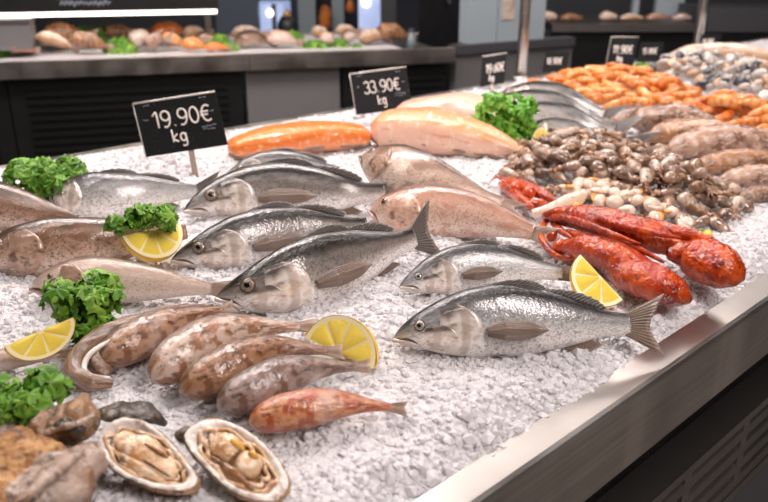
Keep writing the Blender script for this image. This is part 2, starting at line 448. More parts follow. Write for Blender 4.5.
mt_squid = [M('squid_skin_%d' % i, a, rough=.25, coat=.7, sss=.2, sssr=.005, layers=[
    ('noise', (9, 1.8, 1.8), .44, .58, b_, .9, 'uvw', 5), ('noise', (20, 4, 4), .53, .63, c_, .7, 'uvw', 4)], bump=[('noise', (18, 7, 7), .5, .004, 'uvw')]) for i, (a, b_, c_) in enumerate([
        ('#93705b', '#5a3c2c', '#c4a793'), ('#b48f78', '#7d5540', '#dcc3b2'), ('#a57550', '#6c4327', '#cfa584')])]
mt_clam = [M('clam_shell_%d' % i, a, rough=.35, coat=.5, layers=[('noise', 40, .45, .62, b_, .8, 'objr', 4), ('noise', 60, .58, .68, c_, .7, 'objr', 3)],
             bump=[('wave', (1, 1, 120), .3, .002, 'obj')]) for i, (a, b_, c_) in enumerate([
        ('#d9d2cc', '#b3a79d', '#8a7a6c'), ('#bdb3ab', '#8f8378', '#e0d8d0'), ('#3a3c40', '#5f6267', '#8d8a86'), ('#cfae90', '#a5805f', '#e0c8b2')])]
mt_bread = M('ling_skin', '#c39a78', rough=.35, coat=.5, layers=[('v', (5, 3, 3), .1, .9, '#e6d3c3', .9, 'uvw', .6), ('noise', (8, 3, 3), .5, .66, '#94673f', .7, 'uvw', 4), ('v', (5, 3, 3), -.2, -.8, '#7f5836', .7, 'uvw', .4)])

# ------------------------------------------------------------------ fish
PROFILES = {
    'bass': dict(
        top=[(0, .004), (.03, .026), (.10, .062), (.2, .103), (.3, .128), (.4, .134), (.55, .116), (.7, .074), (.8, .046), (.87, .040)],
        bot=[(0, .012), (.03, .034), (.10, .068), (.2, .103), (.3, .124), (.4, .126), (.55, .106), (.68, .072), (.78, .044), (.87, .040)],
        wid=[(0, .010), (.05, .034), (.15, .062), (.3, .076), (.45, .070), (.6, .053), (.75, .028), (.87, .010)]),
    'bream': dict(
        top=[(0, .006), (.03, .045), (.08, .092), (.16, .137), (.28, .168), (.4, .166), (.55, .130), (.7, .078), (.8, .046), (.87, .042)],
        bot=[(0, .014), (.03, .046), (.1, .098), (.2, .140), (.3, .158), (.42, .152), (.56, .115), (.7, .070), (.8, .044), (.87, .042)],
        wid=[(0, .012), (.05, .040), (.15, .068), (.3, .082), (.45, .076), (.6, .056), (.75, .030), (.87, .010)]),
    'cod': dict(
        top=[(0, .012), (.03, .042), (.1, .078), (.2, .104), (.32, .116), (.45, .106), (.6, .082), (.75, .050), (.87, .028)],
        bot=[(0, .016), (.03, .044), (.1, .078), (.2, .106), (.32, .118), (.45, .104), (.6, .076), (.75, .046), (.87, .028)],
        wid=[(0, .018), (.05, .050), (.15, .076), (.3, .086), (.45, .076), (.6, .055), (.75, .032), (.87, .012)]),
    'small': dict(
        top=[(0, .020), (.03, .062), (.1, .102), (.22, .128), (.36, .134), (.5, .114), (.65, .076), (.78, .042), (.9, .026)],
        bot=[(0, .020), (.03, .060), (.1, .096), (.22, .118), (.36, .120), (.5, .100), (.65, .064), (.78, .036), (.9, .024)],
        wid=[(0, .020), (.03, .058), (.1, .090), (.22, .108), (.36, .108), (.5, .088), (.65, .056), (.78, .032), (.9, .014)]),
}

class FishShape:
    def __init__(s, path, elev, profile, deep=1.0, taper_end=.87):
        P, L = cr(path, 120)
        s.P, s.L = P, L
        s.pf = PROFILES[profile]; s.deep = deep
        a = P[-1] - P[0]; a[2] = 0; a = norm(a)
        nh = np.array([a[1], -a[0], 0.0])
        mid = P[60]
        if np.dot(nh, CAM[:2].tolist() + [mid[2]] - mid) < 0: nh = -nh
        s.N0 = nh * math.cos(elev) + np.array([0, 0, 1.0]) * math.sin(elev)
    def axis(s, u):
        x = np.clip(u, 0, 1) * 119
        i = int(min(118, math.floor(x))); f = x - i
        c = s.P[i] * (1 - f) + s.P[i + 1] * f
        i0, i1 = max(0, i - 3), min(119, i + 4)
        T = norm(s.P[i1] - s.P[i0])
        Nn = norm(s.N0 - T * np.dot(s.N0, T))
        D = np.cross(Nn, T)
        if D[2] < 0: D = -D
        return c, T, Nn, D
    def hw(s, u):
        k = s.L
        return (float(prof(s.pf['top'], u)) * k * s.deep, float(prof(s.pf['bot'], u)) * k * s.deep, float(prof(s.pf['wid'], u)) * k)
    def surf(s, u, v, off=0.0, side=1):
        """point on the flank; v -1 belly .. +1 back"""
        c, T, Nn, D = s.axis(u)
        t, b, w = s.hw(u)
        z = v * (t if v > 0 else b)
        y = w * (max(0, 1 - v * v)) ** .55
        return c + D * z + Nn * side * (y + off)

def fan(mb, base0, base1, tip0, tip1, nrm, nu=10, nv=14, thick=.0012, notch=0.0, round_=0.0, jag=0.0, wav=0.0, seed=0, curl=0.0):
    """a fin: ruled between a base line and an outer edge, thin but solid"""
    rg = random.Random(seed)
    b0, b1, t0, t1 = [np.asarray(q, float) for q in (base0, base1, tip0, tip1)]
    nrm = norm(np.asarray(nrm, float))
    jg = [rg.uniform(-jag, jag) for _ in range(nv + 1)]
    V = []; A = []
    for sgn in (1, -1):
        for i in range(nu + 1):
            u = i / nu
            for j in range(nv + 1):
                v = j / nv
                k = u * (1 - notch * math.sin(PI * v) + jg[j] * u + round_ * math.sin(PI * v))
                p = (b0 * (1 - v) + b1 * v) * (1 - k) + (t0 * (1 - v) + t1 * v) * k
                p = p + nrm * (wav * math.sin(v * 9 + seed) * u + curl * u * u)
                V.append(p + nrm * sgn * thick * (1.15 - u) * .5); A.append((u, v, sgn))
    m = (nu + 1) * (nv + 1)
    f = gridfaces(nu + 1, nv + 1) + [tuple(x + m for x in q[::-1]) for q in gridfaces(nu + 1, nv + 1)]
    W = nv + 1
    for i in range(nu):
        f.append((i * W, (i + 1) * W, (i + 1) * W + m, i * W + m)); f.append((i * W + nv, i * W + nv + m, (i + 1) * W + nv + m, (i + 1) * W + nv))
    for j in range(nv): f.append((nu * W + j, nu * W + j + 1, nu * W + j + 1 + m, nu * W + j + m))
    mb.add(V, f, A); return mb

def make_fish(name, label, cat, px, profile='bass', elev=42, skin=None, gill=None, fin=None, iris=None, deep=1.0, group=None, eye=1.0,
              eyepos=(.12, .34), pect=True, head=True, tail=True, dorsal=True, fork=.45, tailspread=1.0, seed=0, pectlen=.24, pectdir=.02, gillu=.31, pv=-.22, tail_mat=None):
    path = [at(x, y, z) for (x, y, z) in px]
    S = FishShape(path, math.radians(elev), profile, deep)
    L = S.L
    c0 = S.P[60].copy(); c0[2] = ICE - .01
    root = thing(name, label, cat, c0, group)
    end = S.pf['top'][-1][0]
    nu, nv = 90, 48
    V = []; A = []
    us = np.r_[0.0, .004, .012, np.linspace(.025, end, nu - 3)]
    for u in us:
        c, T, Nn, D = S.axis(u); t, b, w = S.hw(u)
        k = 1.0 if u > .02 else (.35 + .65 * math.sqrt(u / .02))
        for j in range(nv):
            a = 2 * PI * j / nv
            sv = math.sin(a); cv = math.cos(a)
            z = sv * (t if sv > 0 else b) * k
            y = math.copysign(abs(cv) ** 1.1, cv) * w * k
            V.append(c + D * z + Nn * y); A.append((u, sv, cv))
    f = gridfaces(nu, nv, True)
    m = len(V)
    V += [S.axis(0)[0] - S.axis(0)[1] * .002, S.axis(end)[0]]; A += [(0, 0, 0), (end, 0, 0)]
    f += [(m, j, (j + 1) % nv) for j in range(nv)] + [(m + 1, (nu - 1) * nv + (j + 1) % nv, (nu - 1) * nv + j) for j in range(nv)]
    mb = MB(); mb.add(V, f, A); mb.build('body', skin, root)
    mmt = mt_mouth
    if head:
        # gill plates: the inner one (cheek), then the outer one
        plates = (('gill_cover', .165, gillu, .66, -.9, .006, .075), ('cheek_plate', .11, gillu - .085, .12, -.86, .0045, .045))
        for (nm, uf, ur, v0, v1, th, cv) in (plates if gill is mt_gill else plates[:1]):
            if gill is not mt_gill: th *= .75
            ni, nj = 22, 14
            V = []; A = []
            for i in range(ni + 1):
                a = -1 + 2 * i / ni
                v = (v0 + v1) / 2 + a * (v0 - v1) / 2
                edge = ur - cv * abs(a) ** 2.2
                front = uf + .01 * a * a
                for j in range(nj + 1):
                    b = j / nj
                    u = front + (edge - front) * b
                    o = th * L / .36 * (b ** .8) * (1 - abs(a) ** 4 * .8)
                    if j == nj: o = -.003
                    V.append(S.surf(u, v, o)); A.append((u * 2, a, b))
            mb = MB(); mb.add(V, gridfaces(ni + 1, nj + 1), A); mb.build(nm, gill, root)
        # mouth: a dark slit with a lower lip
        mb = MB(); tube(mb, [S.surf(.002, -.25, .0), S.surf(.03, -.22, .0006), S.surf(.062, -.36, .0006), S.surf(.085, -.62, .0)], [(0, .0011 * L / .36), (.5, .0015 * L / .36), (1, .0006)], seg=6)
        mb.build('mouth', mmt, root)
        mb = MB(); tube(mb, [S.surf(.0, -.5, .001), S.surf(.03, -.5, .0012), S.surf(.062, -.62, .001), S.surf(.088, -.82, .0)], [(0, .003 * L / .36), (.5, .0032 * L / .36), (1, .0008)], seg=8)
        mb.build('lower_lip', mt_lip if gill is mt_gill else gill, root)
        # eye
        c, T, Nn, D = S.axis(eyepos[0]); r = .0245 * L * eye
        p = S.surf(*eyepos, off=-.1 * r)
        q0 = S.surf(eyepos[0] + .02, eyepos[1]); q1 = S.surf(eyepos[0] - .02, eyepos[1]); q2 = S.surf(eyepos[0], eyepos[1] + .15); q3 = S.surf(eyepos[0], eyepos[1] - .15)
        nn = norm(np.cross(q0 - q1, q2 - q3)); 
        if np.dot(nn, Nn) < 0: nn = -nn
        T2 = norm(T - nn * np.dot(T, nn)); D2 = np.cross(nn, T2)
        mb = MB(); ell(mb, p, T2 * r, D2 * r, nn * r * .38, 10, 20); e = mb.build('eye', iris or mt_gold, root)
        mb = MB(); ell(mb, p + nn * r * .2, T2 * r * .56, D2 * r * .56, nn * r * .27, 8, 16); mb.build('pupil', mt_pupil, e)
        # a rim of skin round the eye
        mb = MB(); ring = [p + (T2 * math.cos(a) + D2 * math.sin(a)) * r * 1.02 - nn * r * .02 for a in np.linspace(0, 2 * PI, 25)]
        tube(mb, ring, r * .17, seg=8, n=60); mb.build('eye_rim', mt_mouth if gill is mt_gill else gill, e)
    if pect:
        b0 = S.surf(gillu + .012, pv, .003); c, T, Nn, D = S.axis(gillu + pectlen * .5)
        ni, nj = 26, 10; V = []; A = []
        mdir = norm(T + D * pectdir)
        ln = pectlen * L
        for sgn in (1, -1):
            for i in range(ni + 1):
                q = i / ni
                cc = b0 + mdir * ln * q + Nn * (.004 + .012 * math.sin(PI * min(1, q * .8)) + .003 * q)
                cc = cc - Nn * max(0, np.dot(cc - S.surf(min(.86, gillu + pectlen * q), pv, .0035), Nn) - .012)
                wu = L * float(prof([(0, .016), (.3, .036), (.6, .034), (.85, .020), (1, .003)], q)); wl = L * float(prof([(0, .016), (.35, .030), (.7, .026), (1, .003)], q))
                for j in range(nj + 1):
                    v = j / nj; z = wu * (1 - 2 * v) if v < .5 else -wl * (2 * v - 1)
                    V.append(cc + D * z + Nn * (sgn * .0007 - .004 * abs(2 * v - 1) ** 2 + .0006 * math.sin(22 * v))); A.append((q, v, sgn))
        m = (ni + 1) * (nj + 1); f = gridfaces(ni + 1, nj + 1) + [tuple(x + m for x in qd[::-1]) for qd in gridfaces(ni + 1, nj + 1)]
        mb = MB(); mb.add(V, f, A); mb.build('pectoral_fin', fin, root)
    if dorsal:
        mb = MB()
        n = 26; V = []; A = []
        for i in range(n + 1):
            u = .34 + .42 * i / n
            c, T, Nn, D = S.axis(u); t, b, w = S.hw(u)
            h = L * (.030 * math.sin(PI * min(1, (i / n) * 1.9 + .05)) ** .6 if i < n * .5 else .028 * math.sin(PI * (i / n - .45) / .6) ** .7)
            h = max(h, .002) * (1 + .15 * (i % 2))
            for k in range(5):
                q = k / 4
                V.append(c + D * (t * .97 + h * q * .7) + T * h * q * 1.3 + Nn * (.0015 * (1 - q) + .0 + .15 * h * q)); A.append((q, i / n * 2, 0))
            for k in range(5):
                q = 1 - k / 4
                V.append(c + D * (t * .97 + h * q * .7) + T * h * q * 1.3 + Nn * (-.0015 * (1 - q) + .15 * h * q - .0008)); A.append((q, i / n * 2, 0))
        mb.add(V, gridfaces(n + 1, 10, True), A); mb.build('dorsal_fin', mt_findk if fin is mt_fin else fin, root)
        # anal fin and pelvic fin on the belly side
        c, T, Nn, D = S.axis(.62); t, b, w = S.hw(.62); c2, T2_, N2, D2_ = S.axis(.72); t2, b2, w2 = S.hw(.72)
        mb = MB(); fan(mb, c - D * b * .93, c2 - D2_ * b2 * .93, c - D * (b + .035 * L) + T * .05 * L, c2 - D2_ * (b2 + .015 * L) + T * .05 * L, Nn, nu=6, nv=10, jag=.05, seed=seed + 3)
        mb.build('anal_fin', fin, root)
        c, T, Nn, D = S.axis(.36)
        mb = MB(); fan(mb, S.surf(.34, -.93, .002), S.surf(.38, -.97, .002), S.surf(.46, -1., .006) - D * .008, S.surf(.49, -.98, .008) - D * .012, Nn, nu=6, nv=8, jag=.05, seed=seed + 5)
        mb.build('pelvic_fin', fin, root)
    if tail:
        c, T, Nn, D = S.axis(end - .02); c1, T1, N1, D1 = S.axis(1.0)
        t, b, w = S.hw(end)
        sp = .115 * L * tailspread
        mb = MB()
        fan(mb, c + D * t * .95, c - D * b * .95, c1 + D1 * sp, c1 - D1 * sp, Nn, nu=14, nv=26, thick=.004, notch=fork, jag=.02, wav=.0012, seed=seed)
        mb.build('tail_fin', tail_mat or (mt_findk if fin is mt_fin else fin), root)
    return root

# ------------------------------------------------------------------ room shell
def simple_box(name, lo, hi, mat, smooth=False):
    lo = np.array(lo, float); hi = np.array(hi, float); c = (lo + hi) / 2; h = (hi - lo) / 2
    mb = MB(); box(mb, c, (h[0], 0, 0), (0, h[1], 0), (0, 0, h[2]))
    return mb.build(name, mat, None, smooth, origin=(c[0], c[1], lo[2]))

XL, XR, YB, YN, HT = -4.6, 7.4, 7.0, -2.2, 3.1
struct(simple_box('floor', (XL, YN, -.1), (XR, YB, 0), mt_floor), 'dark tiled shop floor')
struct(simple_box('ceiling', (XL, YN, HT), (XR, YB, HT + .1), mt_ceil), 'dark shop ceiling')
struct(simple_box('wall_back', (XL, YB, 0), (XR, YB + .1, HT), mt_wall), 'dark blue-grey back wall of the shop')
struct(simple_box('wall_left', (XL - .1, YN, 0), (XL, YB, HT), mt_wall), 'dark side wall')
struct(simple_box('wall_right', (XR, YN, 0), (XR + .1, YB, HT), mt_wall), 'dark side wall on the far right')
struct(simple_box('wall_front', (XL, YN - .1, 0), (XR, YN, HT), mt_wallf), 'light wall behind the viewer')

# ------------------------------------------------------------------ display counter
tc = tab(1.2, (N_BACK + N_OUT) / 2, 0.0)
counter = thing('fish_counter', 'long stainless steel fish counter heaped with crushed ice', 'counter', tc)
mb = MB()
def rim_profile(sections):
    """extrude a cross-section (n, z) along the counter"""
    V = []; k = len(sections)
    ss = np.linspace(S0, S1, 30)
    for s_ in ss:
        for (n_, z_) in sections: V.append(tab(s_, n_, z_))
    f = gridfaces(len(ss), k, True)
    f.append(tuple(range(k))[::-1]); f.append(tuple(range((len(ss) - 1) * k, len(ss) * k)))
    return V, f
zf = Z_FACE
V, f = rim_profile([(N_IN - .012, ICE - .09), (N_IN - .012, RIMZ - .004), (N_IN - .008, RIMZ), (N_OUT - .006, RIMZ - .002), (N_OUT - .0015, RIMZ - .004), (N_OUT, RIMZ - .010),
                    (N_OUT, zf + .006), (N_OUT - .004, zf), (N_OUT - .03, zf), (N_OUT - .03, ICE - .09)])
mb.add(V, f); mb.build('front_rim', mt_steel, counter, smooth=False)
mb = MB()
V, f = rim_profile([(N_BACK + .03, ICE - .09), (N_BACK + .03, ICE - .008), (N_BACK + .026, ICE - .003), (N_BACK - .004, ICE - .003), (N_BACK - .01, ICE - .010), (N_BACK - .01, ICE - .14), (N_BACK + .02, ICE - .14)])
mb.add(V, f); mb.build('back_rim', mt_steel, counter, smooth=False)
mb = MB(); V, f = rim_profile([(N_BACK + .02, ICE - .10), (N_IN - .01, ICE - .10), (N_IN - .01, ICE - .07), (N_BACK + .02, ICE - .07)])
mb.add(V, f); mb.build('tray', mt_steel_dk, counter, smooth=False)
# body below: dark recess, then the ventilated plinth
mb = MB(); V, f = rim_profile([(N_BACK + .06, .06), (N_OUT - .12, .06), (N_OUT - .12, ICE - .11), (N_BACK + .06, ICE - .11)])
mb.add(V, f); mb.build('cabinet_body', mt_black, counter, smooth=False)
n_v = N_OUT - .045
zv = plane_n(715, 445, n_v)[2]
mb = MB(); V, f = rim_profile([(n_v - .055, zv), (n_v + .0, zv), (n_v, zv - .016), (n_v - .055, zv - .016)]); mb.add(V, f)
zvb = plane_n(768, 462, n_v)[2]
V, f = rim_profile([(n_v - .055, zvb), (n_v, zvb), (n_v, zvb + .018), (n_v - .055, zvb + .018)]); mb.add(V, f)
mb.build('vent_frame', mt_steel_dk, counter, smooth=False)
mb = MB()
zz = zv - .018
nsl = max(4, int((zv - zvb - .04) / .030)); pit = (zv - zvb - .036) / nsl
for k in range(nsl):
    z0 = zv - .018 - (k + .35) * pit
    V, f = rim_profile([(n_v - .02, z0), (n_v - .004, z0 - .004), (n_v - .001, z0 - pit * .52), (n_v - .005, z0 - pit * .55)]); mb.add(V, f)
s_ = S0 + .02
while s_ < S1:
    box(mb, tab(s_, n_v - .012, (zv + zvb) / 2), E * .012, N * .009, (0, 0, (zv - zvb) / 2 - .01)); s_ += .21
mb.build('vent_grille', mt_steel_dk, counter, smooth=False)
mb = MB(); V, f = rim_profile([(N_BACK + .12, 0), (N_OUT - .16, 0), (N_OUT - .16, .07), (N_BACK + .12, .07)])
mb.add(V, f); V, f = rim_profile([(n_v - .06, .1), (n_v - .035, .1), (n_v - .035, zvb), (n_v - .06, zvb)]); mb.add(V, f); mb.build('plinth', mt_darkgrey, counter, smooth=False); print('vent', zv, zvb)

# ------------------------------------------------------------------ ice
def hnoise(s_, n_):
    return (.006 * np.sin(9 * s_ + 2.1 * np.sin(7 * n_)) * np.cos(11 * n_ + 1.3) + .004 * np.sin(31 * s_ + 3 * np.sin(17 * n_)) * np.sin(27 * n_ + .6)
            + .0025 * np.sin(73 * s_ + 2 * np.sin(41 * n_)) * np.cos(67 * n_ + 2))
def edge_drop(n_):
    d = N_IN - n_
    e1 = np.clip(1 - d / .055, 0, 1); d2 = n_ - N_BACK; e2 = np.clip(1 - (d2 - .02) / .06, 0, 1)
    return -.034 * e1 ** 1.6 - .02 * e2 ** 1.6
def lump(s_, n_): return .0035 * (np.abs(np.sin(47 * s_ + 3 * np.sin(29 * n_) + 5 * np.sin(5 * s_))) ** .6 * np.abs(np.sin(53 * n_ + 2.6 * np.sin(37 * s_))) ** .6 - .4)
def iceh(s_, n_): return ICE + hnoise(s_, n_) + edge_drop(n_) + lump(s_, n_)

ss = np.r_[np.arange(-.35, 2.2, .006), np.arange(2.2, S1 - .03, .02)]
ns = np.arange(N_BACK + .028, N_IN - .011, .006)
SS, NN = np.meshgrid(ss, ns, indexing='ij')
ZZ = iceh(SS, NN) + RNG.normal(0, .0009, SS.shape)
V = SS[..., None] * E + NN[..., None] * N; V[..., 2] = ZZ
ni, nj = SS.shape
idx = np.arange(ni * nj).reshape(ni, nj)
Fq = np.stack([idx[:-1, :-1], idx[1:, :-1], idx[1:, 1:], idx[:-1, 1:]], -1).reshape(-1, 4)
Vg = V.reshape(-1, 3)

import bmesh
def ico(sub):
    bm = bmesh.new(); bmesh.ops.create_icosphere(bm, subdivisions=sub, radius=1.0)
    v = np.array([q.co[:] for q in bm.verts]); f = np.array([[w.index for w in q.verts] for q in bm.faces]); bm.free(); return v, f

def visible(P, margin=30):
    d = P - CAM
    fy = d[:, 1] * CP - d[:, 2] * SP; up = d[:, 1] * SP + d[:, 2] * CP
    px = 384 + F * d[:, 0] / fy; py = 251 - F * up / fy
    return (fy > .05) & (px > -margin) & (px < 768 + margin) & (py > -margin) & (py < 502 + margin), fy

def grains(count, dmin, dmax, rad, sub, edge=False, lift=0.0):
    s_ = RNG.uniform(-.35, 4.8, count)
    n_ = RNG.uniform(N_BACK + .03, N_IN - .004, count) if not edge else N_IN - .004 - RNG.exponential(.016, count)
    z = iceh(s_, np.minimum(n_, N_IN - .01)) + RNG.uniform(-.003, .003, count) + lift
    P = s_[:, None] * E + n_[:, None] * N; P[:, 2] = z - rad * .5
    ok, dist = visible(P)
    ok &= (dist > dmin) & (dist <= dmax)
    P = P[ok]; k = len(P)
    v, f = ico(sub)
    r = rad * RNG.lognormal(0, .25, k)
    ax = RNG.uniform(.6, 1.15, (k, 3)) * r[:, None]
    q = RNG.normal(size=(k, 4)); q /= np.linalg.norm(q, axis=1)[:, None]
    w, x, y, zq = q.T
    R = np.stack([1 - 2 * (y * y + zq * zq), 2 * (x * y - w * zq), 2 * (x * zq + w * y), 2 * (x * y + w * zq), 1 - 2 * (x * x + zq * zq), 2 * (y * zq - w * x),
                  2 * (x * zq - w * y), 2 * (y * zq + w * x), 1 - 2 * (x * x + y * y)], -1).reshape(k, 3, 3)
    vv = v[None] * (1 + RNG.uniform(-.22, .22, (k, len(v), 1)))
    vv = np.einsum('kij,kvj->kvi', R, vv * ax[:, None, :]) + P[:, None, :]
    ff = f[None] + (np.arange(k) * len(v))[:, None, None]
    return vv.reshape(-1, 3), ff.reshape(-1, 3), np.repeat(RNG.uniform(0, 1, k), len(v))

def fast_mesh(name, V, Fc, mat, rnd=None, smooth=True):
    me = bpy.data.meshes.new(name)
    me.vertices.add(len(V)); me.vertices.foreach_set('co', V.astype(np.float32).ravel())
    k = Fc.shape[1]
    me.loops.add(Fc.size); me.loops.foreach_set('vertex_index', Fc.astype(np.int32).ravel())
    me.polygons.add(len(Fc)); me.polygons.foreach_set('loop_start', np.arange(0, Fc.size, k, dtype=np.int32))
    me.polygons.foreach_set('use_smooth', np.full(len(Fc), bool(smooth)))
    if rnd is not None:
        ar = me.attributes.new('rnd', 'FLOAT', 'POINT'); ar.data.foreach_set('value', rnd.astype(np.float32))
    me.update(calc_edges=True); me.materials.append(mat)
    o = bpy.data.objects.new(name, me); COL.objects.link(o); WORLD_LOC[o.name] = (0, 0, 0); return o

ice_root = thing('crushed_ice', 'bed of white crushed ice filling the counter', 'ice', tab(.8, (N_BACK + N_IN) / 2, ICE - .06)); ice_root['kind'] = 'stuff'
bed = fast_mesh('ice_bed', Vg, Fq, mt_icebed)
gs = [grains(230000, .2, .75, .0034, 1), grains(210000, .75, 1.25, .0038, 1), grains(90000, 1.25, 2.0, .0055, 1), grains(22000, 2.0, 4.2, .009, 1),
      grains(16000, .2, 1.9, .0052, 1, edge=True)]
# clumps that stand a little higher
gs.append(grains(8000, .3, 2.6, .0055, 1, lift=.001))
off = 0; vs = []; fs = []; rs = []
for v, f, r in gs:
    vs.append(v); fs.append(f + off); rs.append(r); off += len(v)
gr = fast_mesh('ice_grains', np.concatenate(vs), np.concatenate(fs), mt_ice, np.concatenate(rs), smooth=False)
print('ice verts', off)
for o in (bed, gr):
    o.parent = ice_root; o.matrix_parent_inverse = Matrix.Translation(-Vector(WORLD_LOC[ice_root.name])); o['kind'] = 'stuff'

# ------------------------------------------------------------------ the large fish
R = math.radians
make_fish('sea_bass', 'large silver sea bass with dark back and raised tail, nearest the brown shellfish', 'fish',
          [(216, 297, .020), (262, 288, .030), (320, 272, .034), (385, 249, .036), (437, 229, .040)], 'bass', 20, mt_bass, mt_gill, mt_fin, deep=1.02, seed=1, fork=.3, tailspread=1.15)
make_fish('sea_bass', 'silver sea bass with pale golden eye, its tail tucked under the pink fish head', 'fish',
          [(171, 260, .020), (225, 247, .030), (290, 234, .034), (345, 228, .034), (392, 224, .028)], 'bass', 20, mt_bass, mt_gill, mt_fin, deep=.98, seed=2, tail=False)
make_fish('sea_bass', 'bright silver sea bass behind, its head above the parsley beside the first price sign stake', 'fish',
          [(183, 211, .020), (225, 198, .030), (285, 192, .034), (350, 194, .034), (412, 189, .03)], 'bass', 20, mt_bass, mt_gill, mt_fin, deep=.95, seed=3, fork=.1, tailspread=.24)
make_fish('sea_bass', 'silver fish lying rearmost just in front of the orange fillet', 'fish',
          [(224, 177, .020), (262, 168, .03), (312, 168, .03), (356, 174, .02)], 'bass', 20, mt_bream, mt_gill, mt_fin, deep=.95, seed=4, pect=False, tail=False)
make_fish('sea_bream', 'small-eyed silver bream whose tail is hidden behind a lemon wedge', 'fish',
          [(399, 287, .02), (445, 273, .03), (505, 268, .032), (588, 276, .024)], 'bass', 24, mt_bream, mt_gill, mt_fin, iris=mt_silver_iris, eye=.72, deep=1.0, seed=5, tail_mat=mt_fin, tailspread=.35, fork=.1, eyepos=(.1, .34), pectlen=.2)
make_fish('sea_bream', 'silver bream nearest the steel rim with grey forked tail', 'fish',
          [(393, 338, .02), (430, 329, .032), (500, 322, .036), (590, 324, .030), (664, 325, .024)], 'bass', 24, mt_bream, mt_gill, mt_fin, iris=mt_silver_iris, eye=.75, deep=1.0, seed=6, eyepos=(.105, .34), fork=.35, pectlen=.21, tail_mat=mt_fin)
make_fish('pink_fish', 'pinkish speckled fish with brown head behind the raised bass tail', 'fish',
          [(371, 210, .02), (410, 212, .03), (470, 216, .034), (560, 240, .03)], 'cod', 26, mt_pink, mt_gillpink, mt_finpink, eye=.95, deep=1.18, seed=7, pect=False, dorsal=False, tailspread=.45)
make_fish('grey_bream', 'broad pale tan bream with dark back, lying below the pink fillet', 'fish',
          [(362, 157, .065), (402, 172, .060), (452, 188, .045), (528, 212, .015)], 'bream', 42, mt_tan, mt_gillbrown, mt_finpink, eye=.9, deep=.86, seed=8, tailspread=.3, dorsal=False, pect=False, eyepos=(.10, .42), gillu=.30)
make_fish('sea_bream', 'silver grey fish with dark gill stripe below the first price sign', 'fish',
          [(54, 195, .02), (95, 197, .03), (150, 193, .03), (222, 190, .03)], 'cod', 26, mt_bream, mt_gill, mt_fin, deep=1.2, seed=9, eye=.55, iris=mt_silver_iris, pect=False, eyepos=(.06, .2), gillu=.3)
make_fish('brown_fish', 'speckled brown fish cut by the left edge, parsley and lemon on its tail', 'fish',
          [(-22, 258, .02), (30, 250, .03), (100, 243, .034), (215, 228, .03)], 'cod', 26, mt_brown, mt_gillbrown, mt_finpink, deep=1.12, seed=10, eye=.8, pect=False, dorsal=False, tail=False)
make_fish('brown_fish', 'brown fish at the left edge below the large parsley bunch, head out of frame', 'fish',
          [(-75, 205, .02), (-20, 208, .03), (40, 216, .03), (105, 228, .02)], 'cod', 26, mt_brown, mt_gillbrown, mt_finpink, deep=1.2, seed=11, pect=False, dorsal=False, tailspread=.2, fork=.1)
make_fish('pale_fish', 'slender pale pinkish fish with parsley in front of its head', 'fish',
          [(32, 288, .02), (80, 280, .03), (150, 284, .03), (240, 291, .02)], 'cod', 26, mt_pale, mt_gillbrown, mt_finpink, deep=.98, seed=12, pect=False, eye=.6, dorsal=False, fork=.1, tailspread=.5)
make_fish('pale_fish', 'small brownish fish mostly hidden under the lemon wedge at the left edge', 'fish',
          [(-70, 366, .01), (-20, 362, .016), (30, 358, .016), (80, 352, .012)], 'cod', 26, mt_pale, mt_gillbrown, mt_finpink, deep=.8, seed=13, pect=False, dorsal=False, head=False, tailspread=.4)

# small mottled fish in the foreground
def small(label, px, k, deep=1.0, **kw):
    return make_fish('small_fish', label, 'fish', px, 'small', 45, mt_mullet[k], mt_gillpink, mt_finpink, deep=deep, head=False, pect=False, dorsal=False,
                     group='small mottled fish in a row on the ice', tailspread=.42, fork=.15, **kw)
small('orange-red banded small fish, nearest of the row, above the second open oyster', [(249, 424, .018), (285, 413, .026), (345, 405, .026), (408, 409, .014)], 4, .95, seed=21)
small('grey-brown small fish second in the row, its tail below the lemon slice', [(217, 409, .018), (250, 392, .028), (305, 371, .03), (372, 366, .018)], 3, 1.0, seed=22)
small('brown spotted small fish whose tail touches the lemon slice', [(180, 394, .018), (218, 373, .028), (275, 350, .03), (345, 352, .02)], 2, 1.0, seed=23)
small('pale speckled small fish beside the long open shell', [(151, 380, .018), (188, 353, .028), (240, 331, .03), (318, 326, .02)], 1, 1.0, seed=24)
small('brown small fish lying inside the curve of the long open shell', [(100, 362, .018), (135, 342, .026), (175, 322, .028), (235, 306, .02)], 0, 1.0, seed=25)

# long open shell hugging the rearmost small fish
sh = thing('long_shell', 'long curved brown shell with pale lip, left end of the small fish row', 'shell', at(120, 345, -.005), None)
mb = MB(); tube(mb, [at(112, 384, .006), at(90, 382, .012), at(74, 370, .016), at(84, 350, .026), at(115, 330, .034), at(160, 317, .03), at(212, 306, .02)], [(0, .004), (.12, .008), (.4, .0105), (.8, .009), (1, .003)], seg=12, n=70, squash=1.3, bump=.25, bscale=60)
mb.build('shell_rim', mt_mullet[0], sh)
mb = MB(); tube(mb, [at(110, 378, .012), at(92, 376, .018), at(84, 368, .022), at(92, 352, .032), at(120, 335, .04)], [(0, .002), (.3, .0032), (1, .002)], seg=8, n=40)
mb.build('shell_lip', mt_pearl, sh)
mb = MB(); tube(mb, [at(98, 372, .008), at(112, 350, .018), at(150, 328, .02), at(200, 311, .014)], [(0, .012), (.3, .02), (.7, .018), (1, .004)], seg=14, n=50, bump=.2, bscale=50)
mb.build('shell_inside', mt_shellpale, sh)

